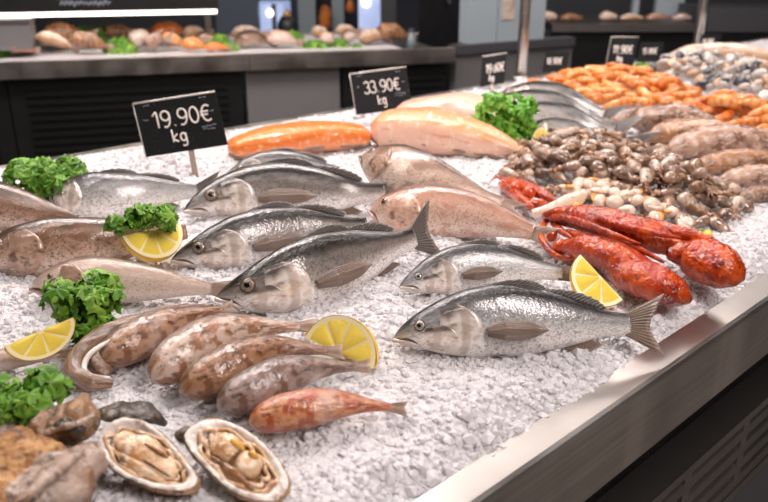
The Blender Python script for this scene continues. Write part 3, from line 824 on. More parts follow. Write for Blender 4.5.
# ------------------------------------------------------------------ fillets
def fillet(name, label, px, prof_r, mat, squash=.55, thick=1.0):
    pts = [at(*p) for p in px]
    c = pts[len(pts) // 2].copy(); c[2] = ICE - .005
    root = thing(name, label, 'fish fillet', c)
    mb = MB(); tube(mb, pts, prof_r, seg=28, n=60, squash=squash, exps=.75, bump=.06, bscale=22); b = mb.build('flesh', mat, root)
    lo = [p - np.array([0, 0, .55 * squash * .04]) for p in pts]
    mb = MB(); tube(mb, lo, [(a, r_ * .96) for a, r_ in prof_r], seg=20, n=40, squash=squash * .5); mb.build('skin', mt_filletskin, root)
    return root
fillet('salmon_fillet', 'bright orange salmon fillet with white fat lines below the two price signs', [(232, 149, .026), (270, 142, .032), (320, 136, .032), (368, 136, .024)],
       [(0, .030), (.06, .040), (.4, .056), (.75, .052), (.95, .040), (1, .025)], mt_salmon, .62)
fillet('pink_fillet', 'pale pink fillet with orange top edge under the second price sign', [(376, 130, .035), (415, 129, .045), (470, 138, .04), (527, 154, .016)],
       [(0, .035), (.06, .055), (.35, .068), (.7, .05), (1, .012)], mt_pinkfillet, .75)
fillet('pale_fillet', 'pale skinned fillet lying behind the pink one, beside the lettuce', [(392, 119, .03), (430, 113, .04), (470, 112, .045), (515, 128, .03)],
       [(0, .02), (.15, .05), (.5, .062), (.8, .05), (1, .02)], mt_palefillet, .75)

# ------------------------------------------------------------------ copies
def dup(root, M4, label=None, group=None):
    """copy a thing with its parts; M4 = world matrix of the copy"""
    r = root.copy(); COL.objects.link(r); r.matrix_world = M4
    if label: r['label'] = label
    if group: r['group'] = group
    for ch in root.children:
        c = ch.copy(); COL.objects.link(c); c.parent = r
        for g in ch.children:
            d = g.copy(); COL.objects.link(d); d.parent = c
    return r

def pose(p, yaw, tilt=0.0, roll=0.0, sc=1.0):
    return Matrix.Translation(Vector(p)) @ Matrix.Rotation(yaw, 4, 'Z') @ Matrix.Rotation(tilt, 4, 'Y') @ Matrix.Rotation(roll, 4, 'X') @ Matrix.Scale(sc, 4)

def in_poly(p, poly):
    x, y = p; c = False; j = len(poly) - 1
    for i in range(len(poly)):
        xi, yi = poly[i]; xj, yj = poly[j]
        if (yi > y) != (yj > y) and x < (xj - xi) * (y - yi) / (yj - yi) + xi: c = not c
        j = i
    return c

def poly_dist(p, poly):
    d = 9
    for i in range(len(poly)):
        a = np.array(poly[i]); b = np.array(poly[(i + 1) % len(poly)]); ab = b - a
        t = np.clip(np.dot(np.array(p) - a, ab) / np.dot(ab, ab), 0, 1)
        d = min(d, np.linalg.norm(np.array(p) - a - ab * t))
    return d

def pack(pxpoly, space, seed, tries=9000, limit=300):
    """well spread spots inside a patch of the ice; gives (x, y, distance to the border)"""
    poly = [tuple(at(x, y)[:2]) for x, y in pxpoly]
    rg = random.Random(seed)
    xs = [p[0] for p in poly]; ys = [p[1] for p in poly]; out = []
    for _ in range(tries):
        q = (rg.uniform(min(xs), max(xs)), rg.uniform(min(ys), max(ys)))
        if not in_poly(q, poly): continue
        if all((q[0] - o[0]) ** 2 + (q[1] - o[1]) ** 2 > space * space for o in out): out.append(q)
        if len(out) >= limit: break
    return [(x, y, poly_dist((x, y), poly)) for x, y in out]

def place_all(protos, spots, zf_, group, labels, seed, tilt=.35, roll=.6, sc=(.85, 1.15), yaw=None):
    rg = random.Random(seed); first = set()
    for i, (x, y, d) in enumerate(spots):
        k = rg.randrange(len(protos))
        pr = protos[k]
        yw = rg.uniform(0, 2 * PI) if yaw is None else yaw + rg.gauss(0, .45) + (PI if rg.random() < .25 else 0)
        Mx = pose((x, y, zf_(d, rg)), yw, rg.uniform(-tilt, tilt), rg.uniform(-roll, roll), rg.uniform(*sc))
        if k not in first:
            first.add(k); pr.matrix_world = Mx; pr['group'] = group; pr['label'] = labels[k]
        else: dup(pr, Mx, labels[k], group)
    for k, pr in enumerate(protos):
        if k not in first:
            for ch in list(pr.children):
                for g in list(ch.children): bpy.data.objects.remove(g)
                bpy.data.objects.remove(ch)
            bpy.data.objects.remove(pr)

OR = (0, 0, 0)
# ------------------------------------------------------------------ baby octopus heap
def octo(k):
    root = thing('baby_octopus', 'x', 'octopus', OR)
    rg = random.Random(40 + k)
    mb = MB(); tube(mb, [(-.021, 0, 0), (-.008, .002, .002), (.010, 0, .001), (.019, -.001, -.002)], [(0, .006), (.25, .0125), (.6, .0115), (1, .006)], seg=14, n=22, squash=.85, bump=.16, bscale=70)
    mb.build('mantle', mt_octo[k], root)
    mb = MB(); ell(mb, (.023, 0, -.001), (.0075, 0, 0), (0, .0075, 0), (0, 0, .0065), 8, 12, .22, 120); mb.build('head', mt_octhead, root)
    mb = MB()
    for i in range(4):
        a = -.9 + .6 * i
        tube(mb, [(.026, .003 * math.sin(a), -.002), (.033, .010 * math.sin(a), -.003 + rg.uniform(-.002, .003)), (.034 + .004 * math.cos(a), .016 * math.sin(a), -.006)], [(0, .0032), (1, .0014)], seg=6, n=9)
    mb.build('arms', mt_octhead, root)
    return root
OCT_PX = [(503, 182), (512, 165), (545, 150), (575, 143), (600, 150), (632, 158), (668, 170), (700, 188), (742, 206), (724, 232), (690, 232), (650, 215), (600, 205), (560, 198), (528, 190)]
protos = [octo(k) for k in range(4)]
LBO = ['grey-brown glossy baby octopus in the heap beside the red lobsters', 'dark brown baby octopus in the heap beside the red lobsters',
       'pale baby octopus with brown spots in the heap beside the red lobsters', 'warm brown baby octopus in the heap beside the red lobsters']
sp = pack(OCT_PX, .0285, 5, limit=170)
sp2 = [q for q in pack(OCT_PX, .034, 6, limit=90) if q[2] > .03]
place_all(protos, [(x, y, d) for x, y, d in sp] + [(x, y, -d) for x, y, d in sp2],
          lambda d, rg: ICE + .010 + (min(.03, abs(d) * .45)) + (.016 if d < 0 else 0) + rg.uniform(-.003, .005), 'baby octopuses in the heap', LBO, 3, .5, .8, (.8, 1.2))

# pale scallops and peeled shellfish between the heap and the lobsters
def scallop(k):
    root = thing('scallop', 'x', 'scallop', OR)
    mb = MB(); ell(mb, (0, 0, 0), (.014, 0, 0), (0, .012, 0), (0, 0, .010), 10, 14, .15, 70); mb.build('meat', mt_scallop, root)
    mb = MB(); tube(mb, [(-.012, .008, .004), (0, .013, .003), (.012, .007, .002)], [(0, .002), (.5, .004), (1, .002)], seg=8, n=12); mb.build('roe', mt_roe if k else mt_scallop, root)
    return root
place_all([scallop(0), scallop(1)], pack([(562, 196), (585, 190), (612, 198), (640, 208), (668, 220), (690, 232), (670, 232), (640, 226), (600, 214), (570, 208)], .021, 8, limit=28),
          lambda d, rg: ICE + .014 + min(.014, d * .6) + rg.uniform(0, .006), 'scallops between octopus and lobster',
          ['creamy white scallop beside the lobster feelers', 'creamy white scallop with orange roe beside the lobster feelers'], 4, .4, .4, (.8, 1.2))

# ------------------------------------------------------------------ orange prawns
def shrimp(k):
    root = thing('prawn', 'x', 'prawn', OR)
    pts = [(-.040, -.010, 0), (-.026, .010, .004), (-.004, .016, .006), (.018, .010, .005), (.034, -.006, .002)]
    mb = MB(); tube(mb, pts, [(0, .006), (.2, .0135), (.5, .0135), (.8, .009), (1, .005)], seg=12, n=30, squash=.95, bump=.1, bscale=80, up=(0, 0, 1))
    mb.build('body', mt_shrimp[k], root)
    mb = MB(); fan(mb, (.034, -.003, .002), (.031, -.009, .002), (.052, -.010, .004), (.040, -.026, .003), (0, 0, 1), nu=5, nv=8, thick=.002, notch=.2, jag=.05, seed=k)
    mb.build('tail_fan', mt_shrimp[1], root)
    mb = MB()
    for i in range(4): tube(mb, [(-.024 + .010 * i, .002, -.002), (-.026 + .011 * i, -.010, -.004), (-.020 + .011 * i, -.018, -.006)], [(0, .0016), (1, .0006)], seg=5, n=8)
    mb.build('legs', mt_shrimp[1], root)
    return root
SH1 = [(532, 92), (552, 86), (585, 80), (625, 80), (662, 84), (690, 98), (704, 110), (668, 116), (640, 114), (610, 112), (575, 103), (550, 97)]
hs = lambda k: (lambda d, rg: ICE + .012 + min(k, abs(d) * .42) + (.02 if d < 0 else 0) + rg.uniform(-.004, .008))
LBS = ['orange prawn in the big heap near the third price sign', 'deep orange prawn in the big heap near the third price sign', 'pale orange prawn in the big heap near the third price sign']
a1 = pack(SH1, .050, 12, limit=150)
place_all([shrimp(k) for k in range(3)], a1 + [(x, y, -d) for x, y, d in pack(SH1, .062, 13, limit=80) if d > .08], hs(.022), 'orange prawns in the big heap', LBS, 6, .3, .6, (.85, 1.15), yaw=2.6)
SH2 = [(682, 118), (712, 112), (745, 116), (775, 126), (800, 142), (770, 142), (735, 133), (705, 128)]
place_all([shrimp(k) for k in range(3)], pack(SH2, .046, 14, limit=60) + [(x, y, -d) for x, y, d in pack(SH2, .06, 15, limit=30) if d > .03], hs(.05), 'orange prawns at the right edge',
          ['orange prawn in the low strip at the right edge', 'deep orange prawn in the low strip at the right edge', 'pale orange prawn in the low strip at the right edge'], 7, .4, .6, (.95, 1.3), yaw=2.6)

# ------------------------------------------------------------------ shells and clams heap
def clam(k):
    root = thing('clam', 'x', 'clam', OR)
    for s_, nm in ((1, 'upper_shell'), (-1, 'lower_shell')):
        V = []; A = []
        for i in range(9):
            r_ = i / 8
            for j in range(18):
                a = 2 * PI * j / 18
                V.append((.026 * r_ * math.cos(a) + .004 * (1 - r_), .021 * r_ * math.sin(a) * (1 - .15 * math.cos(a)), s_ * (.0125 * math.sqrt(max(0, 1 - r_ ** 2.2)) * (1 + .04 * math.sin(22 * r_))) + .0005 * s_)); A.append((r_, a, 0))
        mb = MB(); f = gridfaces(9, 18, True); mb.add(V, f if s_ > 0 else [q[::-1] for q in f], A); mb.build(nm, mt_clam[k], root)
    return root
CL = [(636, 78), (655, 70), (690, 67), (725, 70), (760, 78), (800, 92), (800, 118), (760, 116), (728, 111), (705, 104), (685, 94), (660, 88)]
place_all([clam(k) for k in range(4)], pack(CL, .042, 18, limit=190) + [(x, y, -d) for x, y, d in pack(CL, .06, 19, limit=90) if d > .05], hs(.05), 'clams in the grey heap',
          ['whitish clam in the grey heap behind the prawns', 'grey-brown clam in the grey heap behind the prawns', 'black clam in the grey heap behind the prawns', 'tan clam in the grey heap behind the prawns'], 9, .7, 1.0, (.7, 1.15))

# ------------------------------------------------------------------ squid
def squid(label, px, r_, k, seed=0):
    pts = [at(*p) for p in px]
    c = pts[1].copy(); c[2] = ICE - .005
    root = thing('squid', label, 'squid', c, 'squid at the right edge')
    mb = MB(); tube(mb, pts, [(0, r_ * .35), (.15, r_ * .85), (.45, r_ * 1.05), (.8, r_ * .9), (1, r_ * .4)], seg=18, n=50, squash=.85, bump=.16, bscale=24); mb.build('mantle', mt_squid[k], root)
    d = norm(pts[0] - pts[1]); sd_ = norm(np.cross(d, [0, 0, 1]))
    mb = MB(); ell(mb, pts[0] + d * r_ * .5, d * r_ * .6, sd_ * r_ * .55, (0, 0, r_ * .5), 8, 12, .15, 40); mb.build('head', mt_squid[(k + 1) % 3], root)
    mb = MB(); rg = random.Random(seed)
    for i in range(6):
        o = sd_ * (i - 2.5) * r_ * .16
        tube(mb, [pts[0] + d * r_ * .8 + o, pts[0] + d * r_ * 1.6 + o * 2 + np.array([0, 0, rg.uniform(-.006, .004)]), pts[0] + d * r_ * rg.uniform(2.0, 2.7) + o * 3 - np.array([0, 0, .012])], [(0, r_ * .16), (1, r_ * .06)], seg=6, n=10)
    mb.build('tentacles', mt_squid[(k + 2) % 3], root)
    e = pts[-1]; d2 = norm(pts[-1] - pts[-2])
    mb = MB(); 
    for s_ in (1, -1):
        fan(mb, e - d2 * r_ * 2.2 + sd_ * s_ * r_ * .6, e, e - d2 * r_ * 1.6 + sd_ * s_ * r_ * 1.5, e - d2 * r_ * .1 + sd_ * s_ * r_ * .4, (0, 0, 1), nu=6, nv=8, thick=.004, seed=seed)
    mb.build('fins', mt_squid[k], root)
    return root
squid('brown squid rearmost of the group, lying against the orange prawns', [(628, 121, .03), (655, 118, .045), (690, 122, .045), (722, 136, .025)], .042, 0, 1)
squid('darker squid second from the prawns, partly under the paler one', [(648, 139, .02), (672, 132, .035), (705, 132, .045), (745, 142, .04)], .036, 2, 2)
squid('large pale beige squid across the middle of the group', [(668, 152, .02), (700, 143, .035), (735, 140, .04), (790, 146, .03)], .040, 1, 3)
squid('reddish beige squid below the large pale one', [(696, 170, .016), (722, 163, .026), (755, 161, .03), (800, 165, .02)], .030, 2, 4)
squid('tan squid nearest the ice edge but one', [(718, 183, .012), (745, 177, .024), (780, 177, .024), (810, 180, .02)], .026, 1, 5)
squid('small dark squid lowest of the group, touching the right edge', [(740, 200, .01), (760, 194, .016), (790, 194, .016)], .018, 0, 6)

# ------------------------------------------------------------------ long silver fish behind the lettuce
for i, (lab, px) in enumerate([
        ('silver fish rearmost of the row beside the orange prawns', [(490, 99, .02), (530, 97, .035), (575, 106, .035), (622, 122, .02)]),
        ('silver fish second from the orange prawns, white belly shining', [(480, 108, .02), (525, 108, .035), (580, 120, .035), (640, 136, .02)]),
        ('silver fish third from the prawns, dark tail at the squid heads', [(490, 121, .02), (540, 121, .035), (600, 137, .035), (655, 153, .015)]),
        ('silver fish nearest the octopus heap, behind the small lemon piece', [(510, 133, .02), (550, 133, .03), (600, 147, .03), (645, 160, .012)])]):
    make_fish('silver_fish', lab, 'fish', px, 'bass', 28, mt_bass, mt_gill, mt_findk, deep=.85, seed=30 + i, pect=False, dorsal=False, group='row of long silver fish')

# big ling at the very back
for i, (lab, px, r_) in enumerate([('large tan fish arched at the very back, right of the steel post', [(664, 60, .03), (698, 54, .06), (742, 55, .06), (800, 62, .04)], .055),
                                  ('brown fish lying below the large arched one at the right edge', [(712, 60, .03), (742, 64, .04), (785, 72, .04), (815, 78, .03)], .038)]):
    pts = [at(*p) for p in px]; c = pts[1].copy(); c[2] = ICE
    root = thing('ling', lab, 'fish', c)
    mb = MB(); tube(mb, pts, [(0, r_ * .3), (.2, r_ * .9), (.5, r_), (.8, r_ * .7), (1, r_ * .3)], seg=20, n=50, squash=.8, bump=.06, bscale=18); mb.build('body', mt_bread, root)
    d = norm(pts[0] - pts[1]); sd_ = norm(np.cross(d, [0, 0, 1])) * -1
    mb = MB(); fan(mb, pts[1] - sd_ * r_ * .8, pts[1] - sd_ * r_ * .75 - d * r_ * .6, pts[1] - sd_ * r_ * 1.1 - d * r_ * 1.0 - np.array([0, 0, r_ * .3]), pts[1] - sd_ * r_ * 1.0 - d * r_ * 1.8 - np.array([0, 0, r_ * .3]), (0, 0, 1), nu=5, nv=10, thick=.004); mb.build('pectoral_fin', mt_finpink, root)

# ------------------------------------------------------------------ lobsters
def lobster(label, arm, armr, claw, clawr, legs, balls, loop=None, seed=0):
    pts = [at(*p) for p in arm]; c = at(claw[1][0], claw[1][1], 0); c[2] = ICE - .006
    root = thing('lobster', label, 'lobster', c)
    mb = MB(); tube(mb, pts, armr, seg=18, n=70, squash=.95, bump=.12, bscale=55); a_ = mb.build('carapace', mt_red, root)
    cp = [at(*p) for p in claw]
    mb = MB()
    P, L = cr(cp, 60); t = np.linspace(0, 1, 60); Rr = prof(clawr, t)
    Rr = Rr * (1 + .035 * np.maximum(0, np.sin(t * 2 * PI * 6.5)) ** 2 * (t > .45))
    tube(mb, cp, [(float(a), float(b)) for a, b in zip(t, Rr)], seg=24, n=80, squash=.80, bump=.07, bscale=40); cl = mb.build('claw', mt_red, root)
    # row of knobs and the dark hinge on the claw
    mb = MB(); rg = random.Random(seed)
    T, U, S = frames(P)
    for k in range(12):
        i = 6 + k * 4
        p = P[i] + U[i] * Rr[i] * .72 * .9 + S[i] * Rr[i] * rg.uniform(-.35, .35)
        ell(mb, p, T[i] * .0035, S[i] * .0035, U[i] * .0035, 6, 8)
    mb.build('knobs', mt_reddark, cl)
    mb = MB(); ell(mb, (pts[-1] + cp[0]) / 2, (.012, 0, 0), (0, .012, 0), (0, 0, .011), 10, 14, .15, 80); mb.build('joint', mt_redlight, root)
    for lg in legs:
        mb = MB(); tube(mb, [at(*p) for p in lg[0]], [(0, lg[1] * .5), (.15, lg[1]), (.7, lg[1] * .9), (1, lg[1] * .35)], seg=8, n=34, bump=.12, bscale=120); mb.build('leg', mt_red if rg.random() < .6 else mt_reddark, root)
    for (x, y, z, r_) in balls:
        p = at(x, y, z); mb = MB(); ell(mb, p, (r_, 0, 0), (0, r_, 0), (0, 0, r_), 12, 18, .06, 90); mb.build('eye', mt_redlight, root)
    return root
lobster('large glossy red lobster with its claw towards the steel rim, rear of the pair',
        [(556, 213, .05), (600, 222, .058), (640, 234, .056), (686, 248, .045)], [(0, .008), (.25, .021), (.6, .026), (1, .016)],
        [(668, 254, .04), (690, 254, .04), (718, 266, .038), (741, 278, .028)], [(0, .010), (.2, .027), (.5, .036), (.8, .034), (1, .016)],
        [([(543, 215, .045), (575, 211, .062), (620, 220, .068), (690, 233, .066)], .0085), ([(545, 216, .04), (585, 215, .064), (630, 228, .074), (680, 238, .066)], .007),
         ([(543, 217, .038), (570, 219, .056), (610, 233, .068), (640, 244, .060)], .006), ([(546, 219, .034), (575, 225, .045), (620, 240, .056), (664, 262, .045)], .007),
         ([(640, 222, .06), (672, 231, .066), (708, 242, .062), (735, 262, .045)], .011), ([(560, 212, .052), (590, 210, .06), (625, 216, .066)], .005)],
        [(640, 222, .074, .008)], seed=1)
lobster('red lobster in front of the pair, claw behind the upright lemon wedge',
        [(566, 246, .028), (595, 250, .036), (622, 260, .036), (648, 270, .03)], [(0, .012), (.3, .022), (.7, .023), (1, .014)],
        [(610, 274, .02), (635, 276, .032), (662, 286, .03), (690, 299, .014)], [(0, .008), (.25, .025), (.55, .030), (.85, .022), (1, .008)],
        [([(548, 217, .03), (541, 232, .03), (547, 248, .02), (562, 258, .012), (578, 258, .016)], .006), ([(560, 232, .03), (585, 237, .045), (620, 250, .05), (655, 272, .04)], .007),
         ([(552, 222, .03), (560, 230, .036), (572, 238, .04)], .006)],
        [(551, 235, .026, .0105), (561, 247, .022, .0125)], seed=2)
root = thing('crayfish', 'small red crayfish with orange knobs, tucked between the pink fish and octopus heap', 'crayfish', at(530, 194, 0))
for (pth, r_) in (([(503, 181, .02), (520, 186, .03), (540, 194, .034), (556, 202, .03)], .010), ([(500, 184, .016), (512, 192, .022), (525, 202, .024), (534, 209, .02)], .011),
                  ([(505, 178, .02), (530, 186, .036), (552, 196, .036)], .007), ([(514, 196, .018), (535, 204, .026), (550, 205, .024)], .008)):
    mb = MB(); tube(mb, [at(*p) for p in pth], [(0, r_ * .4), (.3, r_), (.8, r_ * .9), (1, r_ * .5)], seg=10, n=36, bump=.15, bscale=90); mb.build('leg', mt_red, root)
for (x, y, z, r_) in ((516, 187, .034, .012), (529, 192, .038, .013), (541, 202, .034, .007)):
    p = at(x, y, z); mb = MB(); ell(mb, p, (r_, 0, 0), (0, r_, 0), (0, 0, r_ * .9), 12, 16, .1, 80); mb.build('knob', mt_redlight, root)
for k in range(4):
    mb = MB(); tube(mb, [at(508, 184, .024), at(501 - k, 180 - k * 2, .03), at(494 - 2 * k, 176 + k * 3, .024)], [(0, .002), (1, .0006)], seg=5, n=12); mb.build('feeler', mt_reddark, root)
root = thing('crab_leg', 'pale speckled crab leg lying across behind the lobster feelers', 'crab leg', at(555, 205, 0))
mb = MB(); tube(mb, [at(533, 214, .02), at(550, 209, .03), at(566, 202, .034), at(578, 198, .032)], [(0, .008), (.5, .011), (1, .014)], seg=12, n=30, bump=.08); mb.build('shell', mt_crableg, root)
mb = MB(); ell(mb, at(577, 207, .03), (.011, 0, 0), (0, .010, 0), (0, 0, .009), 8, 12, .1, 80); mb.build('joint', mt_roe, root)

# ------------------------------------------------------------------ lemons
def lemon(label, e0, e1, apex, open_=.9, full=False, seed=0):
    """a wedge: straight cut edge e0-e1, rind apex; the cut face looks at the viewer"""
    p0, p1, pa = at(*e0), at(*e1), at(*apex)
    mid = (p0 + p1) / 2; ax = (p1 - p0) / 2; a = np.linalg.norm(ax); ux = ax / a
    by = pa - mid; by = by - ux * np.dot(by, ux); b = np.linalg.norm(by); uy = by / b
    n_ = np.cross(ux, uy)
    if np.dot(n_, CAM - mid) < 0: n_ = -n_
    root = thing('lemon_wedge', label, 'lemon', (mid[0], mid[1], min(p0[2], p1[2], pa[2]) - .004))
    # rind body: ellipsoid sector swept from the face plane backwards
    nu_, nv_ = 26, 12
    V = []; A = []
    for i in range(nu_ + 1):
        th = PI * i / nu_
        for j in range(nv_ + 1):
            ph = -open_ * j / nv_
            nip = 1 + .05 * math.exp(-((min(th, PI - th)) / .22) ** 2)
            V.append(mid + ux * (-math.cos(th)) * a * nip + (uy * math.cos(ph) + n_ * math.sin(ph)) * math.sin(th) * b); A.append((i / nu_, j / nv_, 0))
    mb = MB(); mb.add(V, gridfaces(nu_ + 1, nv_ + 1), A); mb.build('rind', mt_rind, root)
    for nm_, ph, off_ in (('cut_face', 0.0, 1), ('cut_face', -open_, -1)):
        d_ = uy * math.cos(ph) + n_ * math.sin(ph); fn = np.cross(ux, d_) * (1 if np.dot(np.cross(ux, d_), n_) > 0 else -1) * off_
        def pt(th, k, o): return mid + ux * (-math.cos(th)) * a * k + d_ * math.sin(th) * b * k + fn * o
        V = []; A = []
        for i in range(nu_ + 1):
            th = PI * i / nu_
            for k in (0.0, .5, .985): V.append(pt(th, k, 0)); A.append((i / nu_, k, 0))
        mb = MB(); mb.add(V, gridfaces(nu_ + 1, 3), A); fc = mb.build('pith', mt_pith, root)
        ns_ = 4
        mb = MB()
        for q in range(ns_):
            t0 = PI * (q / ns_) + .05; t1 = PI * ((q + 1) / ns_) - .05
            V = []; A = []
            for i in range(9):
                for j in range(7):
                    th = t0 + (t1 - t0) * i / 8; k = .10 + .76 * j / 6
                    edge = min(i, 8 - i) / 4; e2 = min(j, 6 - j) / 3
                    # pull the wedge flanks apart so they stay parallel to the membranes
                    kk = k
                    o = .0016 * min(1, edge * 1.3) ** .5 * min(1, e2 * 1.3) ** .5 + .00025
                    V.append(pt(th, kk, o) + d_ * 0.0); A.append((k, th * 2.2, 0))
            mb.add(V, gridfaces(9, 7), A)
        mb.build('flesh', mt_flesh, root)
    return root
lemon('lemon wedge lying cut side out below the small parsley on the brown fish', (122, 236, .060), (181, 224, .060), (158, 259, .028), 1.0)
lemon('lemon wedge at the left edge between two parsley bunches', (4, 346, .050), (74, 317, .050), (42, 360, .022), 1.0)
lemon('lemon slice standing in the ice at the tails of the small mottled fish', (305, 338, .022), (374, 369, .008), (352, 318, .052), .8)
lemon('upright lemon wedge leaning against the front red lobster', (580, 254, .062), (623, 300, .012), (580, 296, .018), 1.0)
lemon('small lemon piece beside the curly lettuce', (531, 147, .006), (552, 147, .006), (541, 127, .05), .8)
lemon('tiny lemon piece between the octopus heap and lobster claw', (699, 240, .012), (713, 242, .010), (707, 234, .026), .8)

# ------------------------------------------------------------------ parsley
def leafs(mb, rg, c, nrm, size, curly):
    n_ = norm(np.asarray(nrm, float)); t = norm(np.cross(n_, [rg.uniform(-1, 1), rg.uniform(-1, 1), rg.uniform(-1, 1)])); s_ = np.cross(n_, t)
    na = 19; V = [c]; A = [(0, 0, 0)]; ph = rg.uniform(0, 6)
    for k, kr in enumerate((.5, 1.0)):
        for j in range(na):
            a = -2.5 + 5.0 * j / (na - 1)
            lobe = .42 + .58 * abs(math.cos(1.5 * a * .96)) ** .8
            tooth = 1 + (.17 if j % 2 else -.14) * (k == 1)
            r_ = size * kr * lobe * tooth
            w_ = size * (curly * kr * math.sin(a * 5 + ph) - .35 * kr * kr)
            V.append(c + t * math.cos(a) * r_ + s_ * math.sin(a) * r_ + n_ * w_); A.append((kr, j / na, 0))
    f = [(0, 1 + j, 2 + j) for j in range(na - 1)] + [(1 + j, 1 + na + j, 2 + na + j, 2 + j) for j in range(na - 1)]
    mb.add(V, f, A, rg.random())

def parsley(name, label, px, z0, half, size, nleaf, seed, cat='parsley', curly=.22, mat=None, flat=.75):
    """half: half width and depth and height in metres"""
    rg = random.Random(seed)
    c = at(px[0], px[1], z0)
    root = thing(name, label, cat, c - np.array([0, 0, .01]))
    mb = MB(); sm = MB()
    hx, hy, hz = half
    lob = [(rg.uniform(-.68, .68), rg.uniform(-.6, .6), rg.uniform(.1, .8), rg.uniform(.26, .46)) for _ in range(13)]
    for i in range(nleaf):
        L = lob[i % len(lob)]
        d = norm(np.array([rg.gauss(0, 1), rg.gauss(0, 1), rg.gauss(.35, .8)]))
        k = rg.uniform(.7, 1.0)
        q = np.array([(L[0] + d[0] * L[3] * k) * hx, (L[1] + d[1] * L[3] * k) * hy, (L[2] + d[2] * L[3] * k) * hz])
        if q[2] < -.004: q[2] = rg.uniform(0, .01)
        p = c + q
        leafs(mb, rg, p, d + np.array([0, -.15, .25]), size * rg.uniform(.75, 1.2), curly)
        if i % 4 == 0:
            tube(sm, [c + np.array([rg.uniform(-.2, .2) * hx, rg.uniform(-.2, .2) * hy, 0]), c + q * .55 + np.array([0, 0, .006]), p], [(0, .0012), (1, .0006)], seg=5, n=8)
    mb.build('leaves', mat or mt_green, root); sm.build('stems', mt_stem, root)
    return root
parsley('parsley', 'large bunch of curly parsley in the upper left corner of the ice bed', (57, 198), .01, (.088, .060, .072), .0140, 250, 1)
parsley('parsley', 'small parsley sprig on the brown fish above the lemon wedge', (142, 229), .065, (.050, .03, .034), .0125, 105, 2)
parsley('parsley', 'parsley sprig in front of the slender pale fish', (86, 326), .02, (.056, .045, .062), .0132, 160, 3)
parsley('parsley', 'parsley sprig at the left edge above the rough oysters', (16, 417), .02, (.052, .04, .045), .0130, 125, 4)
parsley('lettuce', 'bright green curly lettuce bunch beside the pink fillet', (505, 141), .01, (.085, .07, .105), .0175, 300, 5, 'lettuce', .3, mt_greenlt)
parsley('parsley', 'tiny green sprig between the prawn heap and the grey clams', (643, 70), .03, (.035, .03, .022), .014, 30, 6)
parsley('parsley', 'tiny green leaf sprig at the rim side of the octopus heap', (695, 237), .012, (.014, .01, .012), .007, 14, 7)

# ------------------------------------------------------------------ oysters
def open_oyster(label, ring, zc, hinge, meat, seed, tilt):
    """ring: photo outline of the shell lip as (px, py, z)"""
    rg = random.Random(seed)
    P, L = cr([at(*p) for p in ring + [ring[0]]], 73); P = P[:-1]
    c = P.mean(0); up = norm(np.array(tilt, float))
    root = thing('oyster', label, 'oyster', (c[0], c[1], ICE - .01))
    n = len(P)
    wob = [1 + .035 * mnoise.noise(Vector((i * .45, seed, 0))) + .02 * mnoise.noise(Vector((i * 1.3, seed + 4, 0))) for i in range(n)]
    def lay(k, dz, jit=0.0, per=0):
        out = []
        for i in range(n):
            q = c + (P[i] - c) * k * wob[i] + up * dz
            if jit: q = q + up * jit * mnoise.noise(Vector((i * .45, k * 9, seed + per))) + (P[i] - c) * jit * 8 * mnoise.noise(Vector((i * .8, k * 5, seed + 3 + per)))
            out.append(q)
        return out
    # inside of the cup
    V = lay(1.0, .001, .002) + lay(.93, .0026, .002) + lay(.85, .0012, .001) + lay(.76, -.005) + lay(.55, -.011) + lay(.25, -.013) + lay(.02, -.013)
    mb = MB(); mb.add(V, gridfaces(7, n, True)); mb.build('inner_shell', mt_pearl, root)
    V = lay(1.0, .001, .002) + lay(1.05, -.002, .004, 1) + lay(1.03, -.006, .005, 2) + lay(.97, -.010, .003, 3) + lay(.93, -.013, .003, 4) + lay(.78, -.022, .002, 5) + lay(.5, -.029) + lay(.03, -.031)
    mb = MB(); mb.add(V, [q[::-1] for q in gridfaces(8, n, True)]); mb.build('outer_shell', mt_shellout, root)
    # hinge lump
    h = at(*hinge); mb = MB(); ell(mb, h, (.011, 0, 0), (0, .008, 0), (0, 0, .007), 10, 14, .4, 90); mb.build('hinge', mt_shelldark, root)
    # meat: folded body, frill and darker mantle
    ax = (P - c); far = ax[np.argmax(np.linalg.norm(ax, axis=1))]; l = np.linalg.norm(far); ux = far / l; uy = np.cross(up, ux); w_ = max(abs(np.dot(q, uy)) for q in ax)
    body = MB(); yel = MB(); dk = MB()
    ell(dk, c - up * .009, ux * l * .80, uy * w_ * .78, up * .006, 10, 22, .12, 70)
    for (x, y, sx, sy, sz, k) in meat:
        tgt = body if k == 0 else yel if k == 1 else dk
        ell(tgt, c + ux * l * x + uy * w_ * y - up * .0015, ux * l * sx, uy * w_ * sy, up * sz, 16, 26, .30, 60)
    for (rx, ry, rr, fr) in ((.76, .74, .0018, 7), (.62, .60, .0016, 10)):
        ringp = []
        for i in range(60):
            a = 2 * PI * i / 59; kk = 1 + .06 * math.sin(fr * a + seed)
            ringp.append(c + ux * l * rx * kk * math.cos(a) + uy * w_ * ry * kk * math.sin(a) + up * (-.002 + .0014 * math.sin((fr + 3) * a)))
        tube(body, ringp, rr, seg=8, n=160, squash=1.5)
    dk.build('mantle', mt_meatdark, root); b = body.build('meat', mt_meat, root)
    if yel.v: yel.build('gland', mt_meatyellow, b)
    return root
